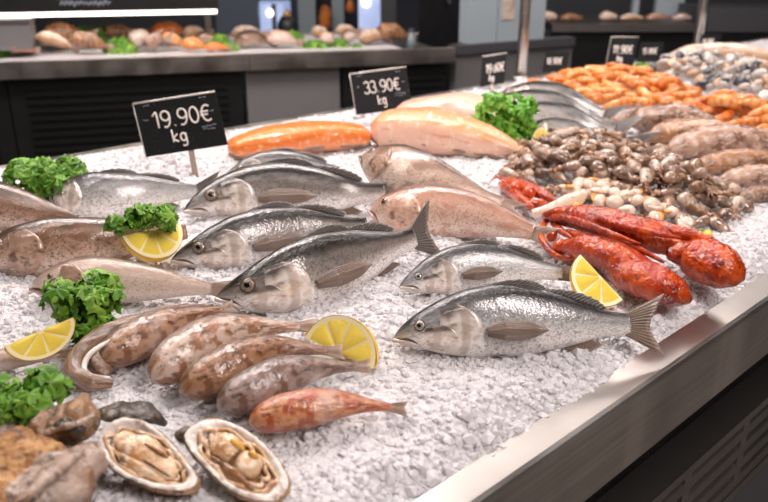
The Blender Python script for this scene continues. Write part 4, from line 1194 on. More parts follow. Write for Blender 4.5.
open_oyster('open oyster with folded brown meat, left of the two open ones',
            [(97, 446, .034), (103, 429, .044), (122, 419, .050), (143, 421, .048), (163, 435, .040), (182, 456, .030), (197, 478, .020), (190, 489, .016), (166, 490, .018), (136, 482, .022), (112, 468, .027)],
            .03, (186, 487, .012), [(-.14, .12, .46, .52, .007, 0), (.30, -.02, .36, .42, .006, 0), (.10, .30, .30, .12, .0085, 2), (.02, -.42, .5, .2, .006, 0), (.30, -.2, .30, .07, .0075, 2)], 3, (-.1, -.45, .9))
open_oyster('open oyster with plump cream and yellow meat, right of the two open ones',
            [(184, 436, .036), (196, 424, .042), (214, 420, .042), (238, 426, .040), (262, 443, .032), (282, 466, .022), (288, 486, .014), (276, 500, .008), (254, 500, .010), (228, 488, .016), (206, 468, .024), (190, 450, .031)],
            .03, (188, 436, .032), [(-.24, .05, .36, .48, .009, 0), (.18, .12, .26, .40, .008, 0), (-.12, .32, .16, .18, .0125, 1), (.2, .36, .12, .16, .011, 1), (.0, .02, .05, .40, .0095, 2), (.1, -.46, .5, .2, .006, 2)], 5, (.05, -.45, .9))

def rough_oyster(label, px, rad, mat, squash=.6, seed=0, lip=None, lipmat=None, lipr=.004, holes=()):
    pts = [at(*p) for p in px]; c = pts[len(pts) // 2].copy(); c[2] = ICE - .008
    root = thing('oyster_shell', label, 'oyster shell', c)
    mb = MB(); tube(mb, pts, rad, seg=26, n=54, squash=squash, bump=.42, bscale=55); b = mb.build('shell', mat, root)
    if lip:
        mb = MB(); tube(mb, [at(*p) for p in lip], [(0, lipr * .5), (.4, lipr), (1, lipr * .6)], seg=10, n=46, squash=.8, bump=.3, bscale=110); mb.build('lip', lipmat or mt_shellpale, root)
    for (x, y, z, r_) in holes:
        mb = MB(); ell(mb, at(x, y, z), (r_, 0, 0), (0, r_ * .8, 0), (0, 0, r_ * .7), 8, 12, .3, 120); mb.build('dark_patch', mt_shelldark, b)
    return root
rough_oyster('long rough brown closed oyster pointing left, rear of the left corner pile', [(96, 424, .034), (78, 420, .042), (55, 430, .036), (25, 444, .026), (-12, 456, .02)], [(0, .012), (.15, .025), (.4, .022), (.7, .014), (1, .010)], mt_shellout, .75, 1,
             [(93, 416, .056), (76, 424, .060), (58, 428, .050), (30, 440, .036), (0, 448, .03)], mt_shellpale, .004, [(78, 430, .052, .0075), (64, 424, .052, .008)])
rough_oyster('crusty orange-brown oyster at the left edge, middle of the corner pile', [(-20, 478, .022), (10, 462, .034), (38, 458, .034), (58, 452, .026)], [(0, .026), (.4, .032), (.8, .022), (1, .010)], mt_shellbrown, .7, 2)
rough_oyster('pale grey oyster on its edge, front of the corner pile', [(94, 446, .030), (80, 462, .034), (58, 484, .036), (25, 512, .034)], [(0, .006), (.3, .020), (.7, .030), (1, .028)], mt_shellpale, .75, 3,
             [(86, 447, .046), (64, 464, .058), (40, 484, .064), (12, 508, .064)], mt_shellpale, .006)
rough_oyster('brown crusty oyster at the bottom left corner', [(-20, 508, .03), (8, 494, .034), (30, 486, .026)], [(0, .026), (.5, .026), (1, .012)], mt_shellbrown, .7, 4)
rough_oyster('small brown shell wedged beside the left open oyster', [(92, 470, .012), (98, 458, .018), (104, 450, .012)], [(0, .008), (.5, .013), (1, .006)], mt_shellbrown, .8, 5)
rough_oyster('pale pinkish shell under the parsley at the left edge', [(-10, 432, .012), (10, 428, .02), (28, 424, .012)], [(0, .014), (.5, .018), (1, .008)], mt_shellpale, .7, 6)
rough_oyster('thin dark shell rim showing behind the left open oyster', [(92, 414, .02), (115, 411, .028), (145, 412, .026), (166, 424, .012)], [(0, .004), (.3, .013), (.7, .014), (1, .004)], mt_shelldark, .45, 7)

# ------------------------------------------------------------------ price signs
def arc(cx, cy, rx, ry, a0, a1, n=14):
    return [(cx + rx * math.cos(math.radians(a0 + (a1 - a0) * i / n)), cy + ry * math.sin(math.radians(a0 + (a1 - a0) * i / n))) for i in range(n + 1)]
GL = {
    '1': (.42, [[(.05, .78), (.30, 1.0), (.30, 0)]]),
    '9': (.62, [arc(.31, .70, .27, .30, 20, 380), [(.58, .76), (.57, .45), (.48, .15), (.30, -.02), (.14, .02)]]),
    '0': (.64, [arc(.32, .5, .27, .5, 90, 450, 22)]),
    '3': (.58, [arc(.25, .74, .25, .26, 150, -80), arc(.24, .25, .30, .27, 85, -150)]),
    '4': (.62, [[(.42, 0), (.42, 1), (.05, .32), (.6, .32)]]),
    '5': (.58, [[(.52, 1), (.12, 1), (.08, .56)], arc(.26, .30, .28, .30, 120, -140)]),
    '6': (.60, [arc(.30, .30, .26, .30, 0, 360), [(.5, 1), (.2, .72), (.05, .35)]]),
    '.': (.26, [[(.10, .0), (.12, .04)]]),
    '€': (.66, [arc(.42, .5, .32, .5, 55, 305, 20), [(.0, .60), (.50, .62)], [(.0, .40), (.46, .42)]]),
    'k': (.52, [[(.06, 1), (.06, 0)], [(.44, .62), (.08, .28), (.46, 0)]]),
    'g': (.56, [arc(.26, .32, .21, .30, 30, 390), [(.48, .62), (.48, -.18), (.36, -.38), (.12, -.34)]]),
}
def price_sign(label, corners, depth, lines, stake, marks=True, bar=True, edge=True, xs=1.0):
    TL, TR, BR, BL = [at_depth(x, y, depth) for x, y in corners]
    ux = ((TR - TL) + (BR - BL)) / 2; W_ = np.linalg.norm(ux); ux /= W_
    uy = ((TL - BL) + (TR - BR)) / 2; sk = float(np.dot(uy, ux)); uyo = uy - ux * sk; H_ = np.linalg.norm(uyo); uyo /= H_
    n_ = np.cross(ux, uyo)
    if np.dot(n_, CAM - TL) < 0: n_ = -n_
    O = (TL + TR + BL + BR) / 4 - ux * W_ / 2 - uyo * H_ / 2
    # small lean of the side edges is kept as the board's own cut
    def B(x, y, o=0.0): return O + ux * (x * W_ + (y - .5) * sk) + uyo * y * H_ + n_ * o
    st = at(*stake[1])
    root = thing('price_sign', label, 'price sign', (st[0], st[1], ICE))
    mb = MB(); c = B(.5, .5, -.002)
    box(mb, c, ux * W_ / 2, (B(.5, 1) - B(.5, 0)) / 2, n_ * .002); mb.build('board', mt_board, root, smooth=False)
    mb = MB(); rr = .0022
    if bar: tube(mb, [B(0, 1.0), B(1, 1.0)], rr, seg=8, n=4)
    if edge: tube(mb, [B(0, 1.0), B(0, .02)], rr * .55, seg=6, n=4)
    if mb.v: mb.build('edge_strip', mt_edge, root)
    tx = MB()
    for (txt, x0, y0, h, wr) in lines:
        x = x0
        for ch in txt:
            wd, strokes = GL[ch]
            for s_ in strokes:
                tube(tx, [B(x + q[0] * h * H_ / W_ * xs, y0 + q[1] * h, .0006) for q in s_], wr, seg=6, n=max(5, 3 * len(s_)), squash=1.0)
            x += (wd + .10) * h * H_ / W_ * xs
    tx.build('lettering', mt_text, root)
    if marks:
        sm = MB(); rg = random.Random(len(label))
        for (x, y, w_, n2) in ((.14, .93, .09, 4), (.82, .93, .10, 4), (.10, .66, .05, 3), (.90, .66, .06, 5), (.80, .40, .20, 6), (.80, .34, .16, 5)):
            for i in range(n2):
                xx = x + w_ * (i / n2 - .3) + rg.uniform(-.008, .008); yy = y + rg.uniform(-.014, .014)
                tube(sm, [B(xx, yy, .0004), B(xx + w_ / n2 * .7, yy + rg.uniform(-.01, .01), .0004)], H_ * .009, seg=5, n=4)
        sm.build('small_print', mt_smudge, root)
    if stake:
        mb = MB(); t0 = B(stake[0], .05, -.004); P, _ = cr([t0, st - np.array([0, 0, .012])], 4)
        d = norm(P[-1] - P[0]); s_ = norm(np.cross(d, n_))
        box(mb, (P[0] + P[-1]) / 2, (P[-1] - P[0]) / 2, s_ * .006, n_ * .0012); mb.build('stake', mt_clear, root, smooth=False)
    return root
def dep(px, py, z=0): return float((ICE + z - CAMZ) / ray(px, py)[2])
price_sign('black price sign reading 19.90€ kg, nearest and left of the signs', [(133.5, 102.5), (214, 93), (228.5, 143), (145, 158.5)], dep(193, 178) * .99,
           [('19.90€', .185, .49, .29, .0019), ('kg', .37, .19, .23, .0018)], (.55, (197, 181, 0)))
price_sign('black price sign reading 33.90€ kg, behind the pink fillet', [(350.5, 73.5), (405, 67.5), (413.5, 107), (355, 115.5)], dep(386, 124) * .99,
           [('33.90€', .22, .48, .28, .0017), ('kg', .42, .18, .22, .0016)], (.52, (387, 125, 0)), xs=.8)
price_sign('small blurred price sign on the ice behind the lettuce', [(482.5, 56.5), (507, 53), (504, 83), (480, 87)], dep(495, 90),
           [('19.60€', .18, .42, .28, .0018), ('kg', .36, .14, .22, .0017)], (.5, (493, 93, 0)), marks=False, edge=False, xs=.62)
price_sign('dark price sign standing behind the big prawn heap', [(612, 37), (638, 37), (634, 66), (605, 66)], dep(622, 72),
           [('11.90€', .15, .44, .26, .0022), ('kg', .36, .16, .2, .0022)], (.5, (621, 74, 0)), marks=False, xs=.75)
price_sign('faint price sign at the very back above the large arched fish', [(702, 34), (722, 34), (717, 50), (697, 50)], dep(710, 52),
           [('14.90€', .15, .42, .26, .0018), ('kg', .36, .14, .2, .0018)], (.5, (707, 52, 0)), marks=False, bar=False, edge=False, xs=.7)
price_sign('dark price sign in shadow right of the prawn heap sign', [(641, 42), (664, 42), (660, 62), (637, 62)], dep(650, 66),
           [('15.90€', .15, .40, .28, .0017)], (.5, (648, 67, 0)), marks=False, bar=False, edge=False, xs=.7)
price_sign('dark price sign right of the nearer steel post', [(546, 52), (570, 52), (566, 72), (542, 72)], dep(556, 77),
           [('16.90€', .10, .40, .30, .0018)], (.5, (553, 79, 0)), marks=False, bar=False, edge=False, xs=.7)

# ------------------------------------------------------------------ steel posts on the back rim
for lab, px, py, r_ in (('steel post nearest, between the small price sign and prawn heap', 530, 80, .020), ('steel post further right above the arched fish', 694, 49, .022)):
    b = at(px, py, 0); b = tab(sd(b), N_BACK + .010, ICE - .003)
    root = thing('post', lab, 'post', b)
    mb = MB(); tube(mb, [b, b + np.array([0, 0, .7]), b + np.array([0, 0, 1.3])], r_, seg=24, n=8); mb.build('tube', mt_steel, root)
    mb = MB(); tube(mb, [b, b + np.array([0, 0, .008])], r_ * 1.7, seg=24, n=4); mb.build('flange', mt_steel, root)

# ------------------------------------------------------------------ far counter on the left
def hit(px, py, A_, n_):
    r = ray(px, py); t = np.dot(A_ - CAM, n_) / np.dot(r, n_); return CAM + r * t
FA = at(0, 63, 0); FB = at(455, 48, 0)
FE = norm((FB - FA) * np.array([1, 1, 0])); FN = np.array([FE[1], -FE[0], 0.0])
def fc(s_, n_, z): return FA + FE * s_ + FN * n_ + np.array([0, 0, z - ICE])
fs = lambda px: float(np.dot(hit(px, 60, FA, FN) - FA, FE))
FL = fs(455)
lipb = float(hit(0, 80, FA, FN)[2]); lipt = ICE
far = thing('far_counter', 'steel fish counter across the aisle with black slatted front panels', 'counter', fc(FL / 2, -.4, 0))
def fbox(mb, s0, s1, n0, n1, z0, z1, fc=fc):
    c = fc((s0 + s1) / 2, (n0 + n1) / 2, (z0 + z1) / 2)
    e = fc(1, 0, 0) - fc(0, 0, 0); m_ = fc(0, 1, 0) - fc(0, 0, 0)
    box(mb, c, e * (s1 - s0) / 2, m_ * (n1 - n0) / 2, (0, 0, (z1 - z0) / 2))
mb = MB(); fbox(mb, -1.0, fs(249), -.05, 0, lipb, lipt); fbox(mb, fs(249) + .004, FL, -.05, 0, lipb, lipt); fbox(mb, -1.0, FL - .2, -.95, -.90, lipb, lipt + .005); mb.build('steel_lip', mt_steel, far, smooth=False)
mb = MB(); fbox(mb, -1.0, FL, -.91, -.05, lipb, lipt - .03); mb.build('deck', mt_steel_dk, far, smooth=False)
for (a, b, mat, slat) in ((-120, 0, mt_black, 1), (0, 243, mt_black, 1), (246, 343, mt_grey, 0), (345, 364, mt_black, 0), (365, 451, mt_black, 1)):
    s0 = fs(a) if a > -100 else -1.0; s1 = fs(b) - .006
    mb = MB(); fbox(mb, s0, s1, -.12, -.06, .1, lipb - .002); pn = mb.build('front_panel', mat, far, smooth=False)
    if slat:
        mb = MB(); m0 = .07 if a < 300 else .02
        for k in range(15):
            z0 = lipb - .075 - k * .036; fbox(mb, s0 + m0, s1 - m0, -.062, -.046, z0 - .010, z0 + .008)
        mb.build('slats', mt_blackslat, pn, smooth=False)
mb = MB(); fbox(mb, -1.0, FL, -.85, -.12, 0, .6); mb.build('carcass', mt_black, far, smooth=False)
fi = MB(); fbox(fi, -.98, FL - .25, -.89, -.052, lipt - .03, lipt - .004)
fio = fi.build('crushed_ice', mt_icebed, None, smooth=False, origin=fc(FL / 2, -.4, lipt)); tag(fio, 'thin layer of white ice on the far counter', 'ice', None, 'stuff')

def on_deck(px, py, n_): 
    """point over the far counter seen at a pixel, at a depth n_ behind the lip"""
    return hit(px, py, FA + FN * n_, FN)
def far_fish(label, x0, y0, x1, y1, rpx, n_, mat, cat='fish', name='market_fish', tail=True):
    a, b = on_deck(x0, y0, n_), on_deck(x1, y1, n_); r_ = 1.3 * rpx * np.dot(a - CAM, [0, CP, -SP]) / F; a = a + np.array([0, 0, r_ * .35]); b = b + np.array([0, 0, r_ * .25]); a[2] = max(a[2], lipt + r_ * .5); b[2] = max(b[2], lipt + r_ * .5)
    m_ = (a + b) / 2 + np.array([0, 0, r_ * .35])
    root = thing(name, label, cat, ((a + b) / 2)[:2].tolist() + [min(a[2], b[2]) - r_ * .8])
    mb = MB(); tube(mb, [a, m_, b], [(0, r_ * .4), (.25, r_), (.6, r_ * .9), (1, r_ * .3)], seg=14, n=26, squash=.8, bump=.12, bscale=25); mb.build('body', mat, root)
    if tail:
        d = norm(b - m_); 
        mb = MB(); fan(mb, b + np.array([0, 0, r_ * .3]), b - np.array([0, 0, r_ * .3]), b + d * r_ * 1.2 + np.array([0, 0, r_ * .9]), b + d * r_ * 1.2 - np.array([0, 0, r_ * .5]), FN, nu=5, nv=8, thick=.004, notch=.3); mb.build('tail_fin', mt_finpink, root)
    return root
Q = [
 ('tan flat fish on the far counter right of the grey box', 45, 44, 84, 41, 11, -.45, mt_squid[2]),
 ('brown fish on the far counter partly under the tan flat one', 36, 41, 72, 52, 7, -.32, mt_bread),
 ('pinkish tan fish at the lip of the far counter left of the large green bunch', 70, 44, 108, 51, 8, -.25, mt_squid[2]),
 ('orange tan fish rearmost on the far counter, between two small green bunches', 48, 36, 78, 33, 6, -.65, mt_salmon),
 ('yellowish fish on the far counter behind the large green bunch', 102, 35, 140, 36, 6, -.6, mt_squid[2]),
 ('whitish fish on the far counter just right of the large green bunch', 130, 47, 152, 40, 8, -.3, mt_pale),
 ('grey-white fish on the far counter second right of the large green bunch', 148, 50, 164, 42, 7, -.25, mt_squid[1]),
 ('orange fillet heaped rearmost at the middle of the far counter', 152, 35, 186, 34, 7, -.6, mt_salmon),
 ('pale orange fish in front of the heaped orange fillet', 162, 42, 184, 47, 6, -.3, mt_shrimp[2]),
 ('cream fish on the far counter lip below the pale orange one', 182, 48, 206, 50, 6, -.2, mt_shrimp[2]),
 ('tan round fish left of the dark brown one on the far counter', 184, 37, 206, 36, 6, -.5, mt_bread),
 ('dark brown fish beside the green sprig at the hood light end', 196, 41, 222, 44, 6, -.4, mt_brown),
 ('small orange fish on the far counter lip under the green sprig', 205, 50, 228, 51, 4, -.18, mt_salmon),
 ('dark brown fish pile front, right of the green sprig', 236, 45, 268, 49, 8, -.3, mt_brown),
 ('brown fish rearmost above the dark pile on the far counter', 232, 37, 262, 36, 6, -.55, mt_bread),
 ('white fish belly up on the far counter', 268, 42, 296, 46, 7, -.25, mt_palefillet),
 ('pale pink fish behind the green bunch at the dark pot', 312, 36, 328, 38, 6, -.5, mt_bread),
 ('whitish fish right of the second large green bunch', 320, 42, 334, 46, 6, -.25, mt_palefillet),
 ('pale fish with pinkish back right of the third green bunch', 342, 46, 358, 38, 6, -.3, mt_pale),
 ('tan fish rearmost between the third and last green bunch', 336, 34, 356, 33, 5, -.6, mt_bread),
 ('brown fish on the far counter left of the last tan fish', 360, 46, 384, 40, 7, -.3, mt_bread),
 ('tan fish nearest the right end of the far counter', 376, 36, 408, 42, 8, -.3, mt_squid[2]),
 ('small orange fish under the grey box on the far counter', 8, 50, 34, 52, 5, -.2, mt_salmon),
]
for q in Q: far_fish(*q)
def far_green(label, x, y, wpx, hpx, n_, n, seed):
    wpx *= 1.35; hpx *= 1.25; n = int(n * 1.4)
    p = on_deck(x, y + hpx / 2, n_); k = np.dot(p - CAM, [0, CP, -SP]) / F
    rg = random.Random(seed); root = thing('parsley', label, 'parsley', p - np.array([0, 0, .01])); mb = MB(); sm = MB()
    for i in range(n):
        d = norm(np.array([rg.gauss(0, 1), rg.gauss(0, 1), abs(rg.gauss(.3, .8))])); u = rg.uniform(.5, 1)
        q = p + np.array([d[0] * wpx * .5 * k * u, d[1] * wpx * .4 * k * u, d[2] * hpx * k * u])
        leafs(mb, rg, q, d + np.array([0, -.2, .2]), .028 * rg.uniform(.8, 1.2), .25)
        if i % 6 == 0: tube(sm, [p, (p + q) / 2, q], .002, seg=5, n=5)
    mb.build('leaves', mt_green, root); sm.build('stems', mt_stem, root)
for i, q in enumerate([
 ('large green parsley bunch near the middle of the far counter light', 121, 47, 26, 17, -.28, 120), ('small green bunch left on the far counter rear', 82, 32, 16, 9, -.6, 50), ('small green bunch right of it on the far counter rear', 97, 32, 12, 10, -.55, 50),
 ('thin green sprig at the end of the hood light', 217, 38, 22, 9, -.4, 60), ('green bunch at the counter seam', 230, 48, 14, 9, -.22, 60), ('green bunch below the dark pot', 293, 36, 18, 8, -.45, 60),
 ('second large green bunch on the far counter', 316, 47, 26, 12, -.25, 110), ('third green bunch, narrow, right of the second large one', 339, 45, 16, 11, -.25, 70), ('last small green bunch on the far counter', 358, 48, 12, 6, -.2, 40),
 ('green leaves at the left edge of the far counter', 2, 51, 12, 12, -.25, 50)]): far_green(*q, seed=60 + i)
# grey box at the left
p0 = on_deck(-14, 50, -.22); p1 = on_deck(34, 49, -.22); hgt = on_deck(10, 21, -.22)[2] - p0[2]
root = thing('container', 'grey steel box standing on the far counter at the left edge', 'container', p0)
mb = MB(); w_ = np.linalg.norm(p1 - p0); c = p0 + FE * w_ / 2 - FN * .12; c[2] = p0[2] + hgt / 2
c = c + FN * .07
box(mb, c, FE * w_ / 2, FN * .10, (0, 0, hgt / 2)); mb.build('box_body', mt_grey, root, smooth=False)
mb = MB(); box(mb, c + np.array([0, 0, hgt / 2]), FE * (w_ / 2 + .006), FN * .106, (0, 0, .008)); mb.build('lid', mt_steel_dk, root, smooth=False)
# lit hood
n_h = -.30
ha = on_deck(110, 15.5, n_h)[2]; hb = on_deck(110, 11.2, n_h)[2]
s0 = -1.0; s1 = float(np.dot(on_deck(219, 12, n_h) - FA, FE))
hood = thing('lamp_hood', 'black hood with a long bright light strip over the far counter', 'lamp', fc((s0 + s1) / 2, n_h - .2, hb))
mb = MB(); fbox(mb, s0, s1, n_h - .30, n_h, hb, hb + .22); mb.build('hood_body', mt_black, hood, smooth=False)
mb = MB(); fbox(mb, s0, s1 - .01, n_h - .05, n_h - .004, ha, hb); mb.build('light_tube', mt_lamp, hood, smooth=False)
mb = MB(); rg = random.Random(5)
pl = []
for k in range(22):
    s_ = float(np.dot(on_deck(60 + k * 2.4, 4, n_h) - FA, FE)); z_ = on_deck(60, 4, n_h)[2]
    pl.append(fc(s_, n_h + .001, z_ + (.010 if k % 2 else -.007) + rg.uniform(-.004, .004)))
tube(mb, pl, .003, seg=5, n=110)
mb.build('lettering', mt_smudge, hood)
for s_ in (s0 + .05, s1 - .04):
    mb = MB(); fbox(mb, s_ - .015, s_ + .015, n_h - .28, n_h - .25, lipt - .028, hb + .02); mb.build('bracket', mt_steel_dk, hood, smooth=False)

# ------------------------------------------------------------------ tall cabinets to the right of it
GA = at(455, 47, 0); GB = at(575, 38, 0); GE = norm((GB - GA) * np.array([1, 1, 0])); GN = np.array([GE[1], -GE[0], 0.0])
def gc(s_, n_, z): return GA + GE * s_ + GN * n_ + np.array([0, 0, z - ICE])
gs_ = lambda px, py=45: float(np.dot(hit(px, py, GA, GN) - GA, GE))
def gbox(mb, *a): fbox(mb, *a, fc=gc)
root = thing('tall_cabinet', 'pale blue-grey tall cabinets with dark worktop band and grey base', 'cabinet', gc(gs_(520), -.2, 0))
mb = MB(); gbox(mb, gs_(458), gs_(575), -.08, 0, .86, .905); mb.build('worktop', mt_darkgrey, root, smooth=False)
mb = MB(); gbox(mb, gs_(459), gs_(575), -.07, -.02, .0, .86); mb.build('base_panel', mt_grey, root, smooth=False)
for a, b in ((473, 499.5), (500.5, 525), (526, 547)):
    mb = MB(); gbox(mb, gs_(a), gs_(b), -.12, -.03, .906, 2.2); d_ = mb.build('door', mt_paleblue, root, smooth=False)
    mb = MB(); gbox(mb, gs_(b) - .035, gs_(b) - .025, -.03, -.012, 1.25, 1.55); mb.build('handle', mt_steel, d_, smooth=False)
mb = MB(); z1 = hit(512, 20, GA, GN)[2]; gbox(mb, gs_(506, 10), gs_(518, 10), -.03, -.026, z1, z1 + .30); po = mb.build('poster', M('poster_paper', '#cbb9a8', rough=.6, layers=[('noise', 12, .45, .6, '#8d7c6c', .8)]), None, False, origin=gc(gs_(512, 10), -.028, z1))
tag(po, 'small pale poster on the tall cabinet door', 'poster')
pb = on_deck(444, 45, -1.25)
blk = thing('black_cabinet', 'tall black cabinet between the far counter and the pale cabinets', 'cabinet', (pb[0], pb[1], 0))
sb = lambda px: float(np.dot(on_deck(px, 45, -1.0) - FA, FE))
mb = MB(); fbox(mb, sb(419), sb(480), -1.5, -1.0, 0, 2.2); mb.build('cabinet_body', mt_black, blk, smooth=False)
mb = MB(); fbox(mb, sb(446), sb(446) + .02, -1.0, -.98, 1.05, 1.5); mb.build('handle', mt_darkgrey, blk, smooth=False)

# ------------------------------------------------------------------ dark back counter on the right
def yb(mb, px0, px1, y0, y1, Y, depth):
    a = at_y(px0, y1, Y); b = at_y(px1, y0, Y)
    box(mb, ((a + b) / 2) + np.array([0, depth / 2, 0]), ((b[0] - a[0]) / 2, 0, 0), (0, depth / 2, 0), (0, 0, abs(b[2] - a[2]) / 2))
YC = 5.6
root = thing('back_counter', 'dark counter at the back right with a lit food ledge', 'counter', (at_y(660, 40, YC)[0], YC + .3, 0))
a = at_y(566, 100, YC); b = at_y(960, 33, YC)
mb = MB(); box(mb, ((a[0] + b[0]) / 2, YC + .35, b[2] / 2), ((b[0] - a[0]) / 2, 0, 0), (0, .35, 0), (0, 0, b[2] / 2)); mb.build('front_panel', mt_black, root, smooth=False)
mb = MB(); yb(mb, 552, 702, 24, 32, YC - .05, .8); mb.build('ledge', mt_steel_dk, root, smooth=False)
mb = MB(); yb(mb, 706, 960, 8, 32, YC, .6); mb.build('side_unit', mt_darkgrey, root, smooth=False)
mb = MB(); yb(mb, 632, 642, -20, 16, YC + .7, .06); yb(mb, 655, 690, -40, 16, YC + .7, .06); mb.build('back_panel', mt_paleblue, root, smooth=False)
for i, (lab, x0, y0, x1, y1, r_, mat) in enumerate([
    ('pale round loaf-like piece at the left end of the lit ledge', 540, 20, 556, 20, 6, mt_scallop), ('orange tan piece second from the left on the lit ledge', 560, 20, 582, 20, 4.5, mt_squid[2]),
    ('white piece left of the middle on the lit ledge', 600, 18, 616, 20, 6, mt_scallop), ('tan piece in the middle of the lit ledge', 620, 21, 642, 21, 4.5, mt_bread),
    ('pale tan piece right of the middle on the lit ledge', 646, 20, 668, 20, 5, mt_squid[1]), ('whitish piece next to the right post on the lit ledge', 672, 19, 690, 20, 5, mt_pale)]):
    p, q = at_y(x0, y0, YC + .15), at_y(x1, y1, YC + .15); zt = at_y(600, 24, YC - .05)[2]; r2 = r_ * 5.6 / F
    p[2] = q[2] = zt + r2 * .7
    root = thing('seafood_piece', lab, 'seafood', ((p + q) / 2)[:2].tolist() + [zt])
    mb = MB(); tube(mb, [p, (p + q) / 2 + np.array([0, 0, .01]), q], [(0, r2 * .5), (.4, r2), (1, r2 * .5)], seg=12, n=16, squash=.8, bump=.2, bscale=20); mb.build('flesh', mat, root)

# ------------------------------------------------------------------ things at the back wall
mt_screen = M('lit_window', '#c4d2f2', rough=.3, emit='#b4c6f4', es=.75, layers=[('noise', 5, .4, .6, '#8a97b5', .5)])
mt_bulb = M('bulb', '#ffffff', emit='#fff4e8', es=3.0)
mt_col = M('pale_column', '#8a969b', rough=.45, metal=.2)
mt_bluegrey = M('blue_grey_panel', '#545d6a', rough=.5)
mt_orange = M('orange_bag', '#c4702e', rough=.5, layers=[('noise', 14, .45, .6, '#8a4318', .8)])
Yw = 6.3
def wallbox(name, lab, cat, px0, px1, y0, y1, mat, depth=.06, Y=Yw, parts=()):
    a = at_y(px0, y1, Y); b = at_y(px1, y0, Y)
    root = thing(name, lab, cat, ((a[0] + b[0]) / 2, Y + depth / 2, max(0, min(a[2], b[2]))))
    mb = MB(); yb(mb, px0, px1, y0, y1, Y, depth); mb.build('panel', mat, root, smooth=False)
    return root
wallbox('partition', 'blue-grey partition panel right of the hood light', 'partition', 219, 254, -60, 60, mt_bluegrey, .08, 6.2)
r1 = wallbox('lit_fridge', 'lit bluish glass-door fridge left of the dark pot', 'fridge', 255, 283, 4, 60, mt_screen, .5, 6.4)
mb = MB(); p = at_y(270, 13, 6.38); ell(mb, p, (.03, 0, 0), (0, .03, 0), (0, 0, .03), 8, 12); mb.build('lamp', mt_bulb, r1)
mb = MB(); yb(mb, 274, 275.5, 4, 60, 6.38, .02); yb(mb, 255, 283, 33, 35, 6.38, .02); mb.build('door_frame', mt_darkgrey, r1, smooth=False)
wallbox('column', 'pale steel column right of the dark pot', 'column', 300, 313, -60, 60, mt_col, .12, 6.2)
wallbox('column', 'grey steel column right of the orange bag', 'column', 333, 342, -60, 60, mt_col, .12, 6.25)
r1 = wallbox('lit_fridge', 'lit bluish fridge with white lamp left of the black cabinet', 'fridge', 359, 380, -40, 60, mt_screen, .5, 6.4)
mb = MB(); p = at_y(366, 3, 6.38); ell(mb, p, (.035, 0, 0), (0, .03, 0), (0, 0, .035), 8, 12); mb.build('lamp', mt_bulb, r1)
wallbox('shelf_unit', 'dark shelf unit behind the right end of the far counter', 'shelf', 381, 418, -60, 60, mt_darkgrey, .3, 6.3)
wallbox('shelf_unit', 'dark shelf unit behind the orange bag', 'shelf', 313, 359, -60, 60, mt_black, .2, 6.6)
for lab, x, y0, y1, w_ in (('orange bag hanging between the two steel columns', 325, 5, 29, 6), ('small orange bag left of the second lit fridge', 350, 0, 12, 4)):
    p = at_y(x, y1, 6.1); q = at_y(x, y0, 6.1); k = 6.1 / F
    root = thing('hanging_bag', lab, 'bag', p)
    mb = MB(); tube(mb, [p, (p + q) / 2, q], [(0, w_ * k * .8), (.4, w_ * k), (.9, w_ * k * .7), (1, w_ * k * .3)], seg=12, n=20, squash=.6, up=(0, 1, 0), bump=.12, bscale=15); mb.build('sack', mt_orange, root)
    mb = MB(); tube(mb, [q, q + np.array([0, 0, .05])], .006, seg=6, n=4); mb.build('strap', mt_black, root)
# dark pot and a glass jar standing on the far counter
def lathe(mb, c, prof_, seg=24):
    V = []; A = []
    for r_, z in prof_:
        for j in range(seg):
            a = 2 * PI * j / seg; V.append(np.asarray(c) + np.array([r_ * math.cos(a), r_ * math.sin(a), z])); A.append((0, 0, 0))
    mb.add(V, gridfaces(len(prof_), seg, True), A)
p = on_deck(288, 34, -.75); k = np.dot(p - CAM, [0, CP, -SP]) / F
root = thing('pot', 'black round pot with brownish lid at the rear of the far counter', 'pot', (p[0], p[1], lipt - .03)); zz = p[2] - (lipt - .03); p[2] = lipt - .03
mb = MB(); lathe(mb, p, [(.001, 0), (8 * k, 0), (10 * k, zz + 4 * k), (10 * k, zz + 10 * k), (6 * k, zz + 17 * k), (.001, zz + 17.5 * k)]); mb.build('pot_body', mt_black, root)
mb = MB(); lathe(mb, p + np.array([0, 0, zz + 17 * k]), [(.001, 0), (4.5 * k, 0), (4 * k, 3 * k), (1.5 * k, 6 * k), (.001, 7 * k)]); mb.build('lid', mt_shellbrown, root)
p = on_deck(411, 46, -.3); p[2] = lipt - .03; k = np.dot(p - CAM, [0, CP, -SP]) / F
root = thing('jar', 'grey-blue jar at the right end of the far counter', 'jar', p)
mb = MB(); lathe(mb, p, [(.001, 0), (5 * k, 0), (5.5 * k, 10 * k), (3 * k, 14 * k), (3 * k, 16 * k), (.001, 16 * k)]); mb.build('jar_body', mt_col, root)
mb = MB(); lathe(mb, p + np.array([0, 0, 16 * k]), [(.001, 0), (3.4 * k, 0), (3.4 * k, 3 * k), (.001, 3.2 * k)]); mb.build('lid', mt_darkgrey, root)

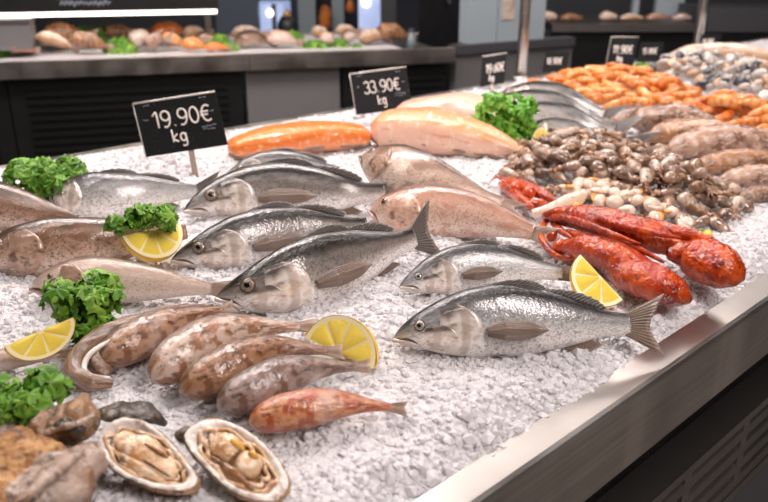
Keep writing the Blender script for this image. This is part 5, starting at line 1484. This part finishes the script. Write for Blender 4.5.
# ------------------------------------------------------------------ light
def area(name, loc, target, sx, sy, power, color='#fff3ef'):
    l = bpy.data.lights.new(name, 'AREA'); l.shape = 'RECTANGLE'; l.size = sx; l.size_y = sy; l.energy = power; l.color = lin(color)
    o = bpy.data.objects.new(name, l); COL.objects.link(o); o.location = loc
    o.rotation_euler = (Vector(target) - Vector(loc)).to_track_quat('-Z', 'Y').to_euler()
    return o
cmid = tab(.9, (N_BACK + N_IN) / 2, ICE)
def strip(s0, s1, n_, z, aim_n, width, power):
    p = tab((s0 + s1) / 2, n_, z); zax = norm(p - tab((s0 + s1) / 2, aim_n, ICE)); yax = np.cross(zax, E)
    o = area('ceiling_strip', tuple(p), (0, 0, 0), s1 - s0, width, power)
    o.rotation_euler = Matrix((E, yax, zax)).transposed().to_euler()
strip(-.8, 4.4, N_BACK + .25, 2.35, N_BACK + .55, .07, 36)
strip(-.6, 4.4, N_IN - .25, 2.55, N_IN - .45, .06, 17)
strip(-.8, 2.2, N_BACK - .35, 2.7, N_BACK + .5, .08, 9)
area('aisle_fill', (1.6, -.6, 2.9), (1.9, -.3, 0), 2.4, .5, 110)  # added unseen light, brightens the floor that the rim face mirrors
area('aisle_fill', (-.9, 2.2, 2.8), (-.8, 3.0, .5), 2.4, .2, 85)  # added unseen light for the far counter's steel lip and panels
area('unseen_back_light', (-1.2, 3.2, 2.7), (-1.2, 3.9, .9), 2.4, .2, 13)
area('unseen_back_light', (.6, 3.3, 2.5), (.6, 1.6, .9), 3.4, .14, 12)  # added strip, gives the rim top and wet fish something bright to mirror
area('unseen_back_light', (.2, 5.0, 2.7), (.2, 6.4, .9), 2.5, .2, 22)  # added light to lift the columns by the back wall
area('unseen_back_light', (1.6, 4.2, 2.8), (1.6, 5.2, .9), 1.5, .3, 40)
w = bpy.data.worlds.new('world'); scene.world = w; w.use_nodes = True
w.node_tree.nodes['Background'].inputs[0].default_value = (*lin('#c9c4c2'), 1); w.node_tree.nodes['Background'].inputs[1].default_value = .2

# ------------------------------------------------------------------ camera
cam = bpy.data.cameras.new('camera'); cam.sensor_width = 36; cam.lens = 36
cam.dof.use_dof = True; cam.dof.focus_distance = .98; cam.dof.aperture_fstop = 5.5
cam.clip_start = .02
co = bpy.data.objects.new('camera', cam); COL.objects.link(co); co.location = tuple(CAM); co.rotation_euler = (PI / 2 - PITCH, 0, 0)
scene.camera = co
vs_ = scene.view_settings
vs_.view_transform = 'Standard'; vs_.look = 'None'; vs_.gamma = 1; vs_.use_curve_mapping = False; vs_.exposure = -0.28
try:
    scene.cycles.use_denoising = True
    scene.cycles.max_bounces = 12; scene.cycles.diffuse_bounces = 9; scene.cycles.transmission_bounces = 6
except Exception: pass
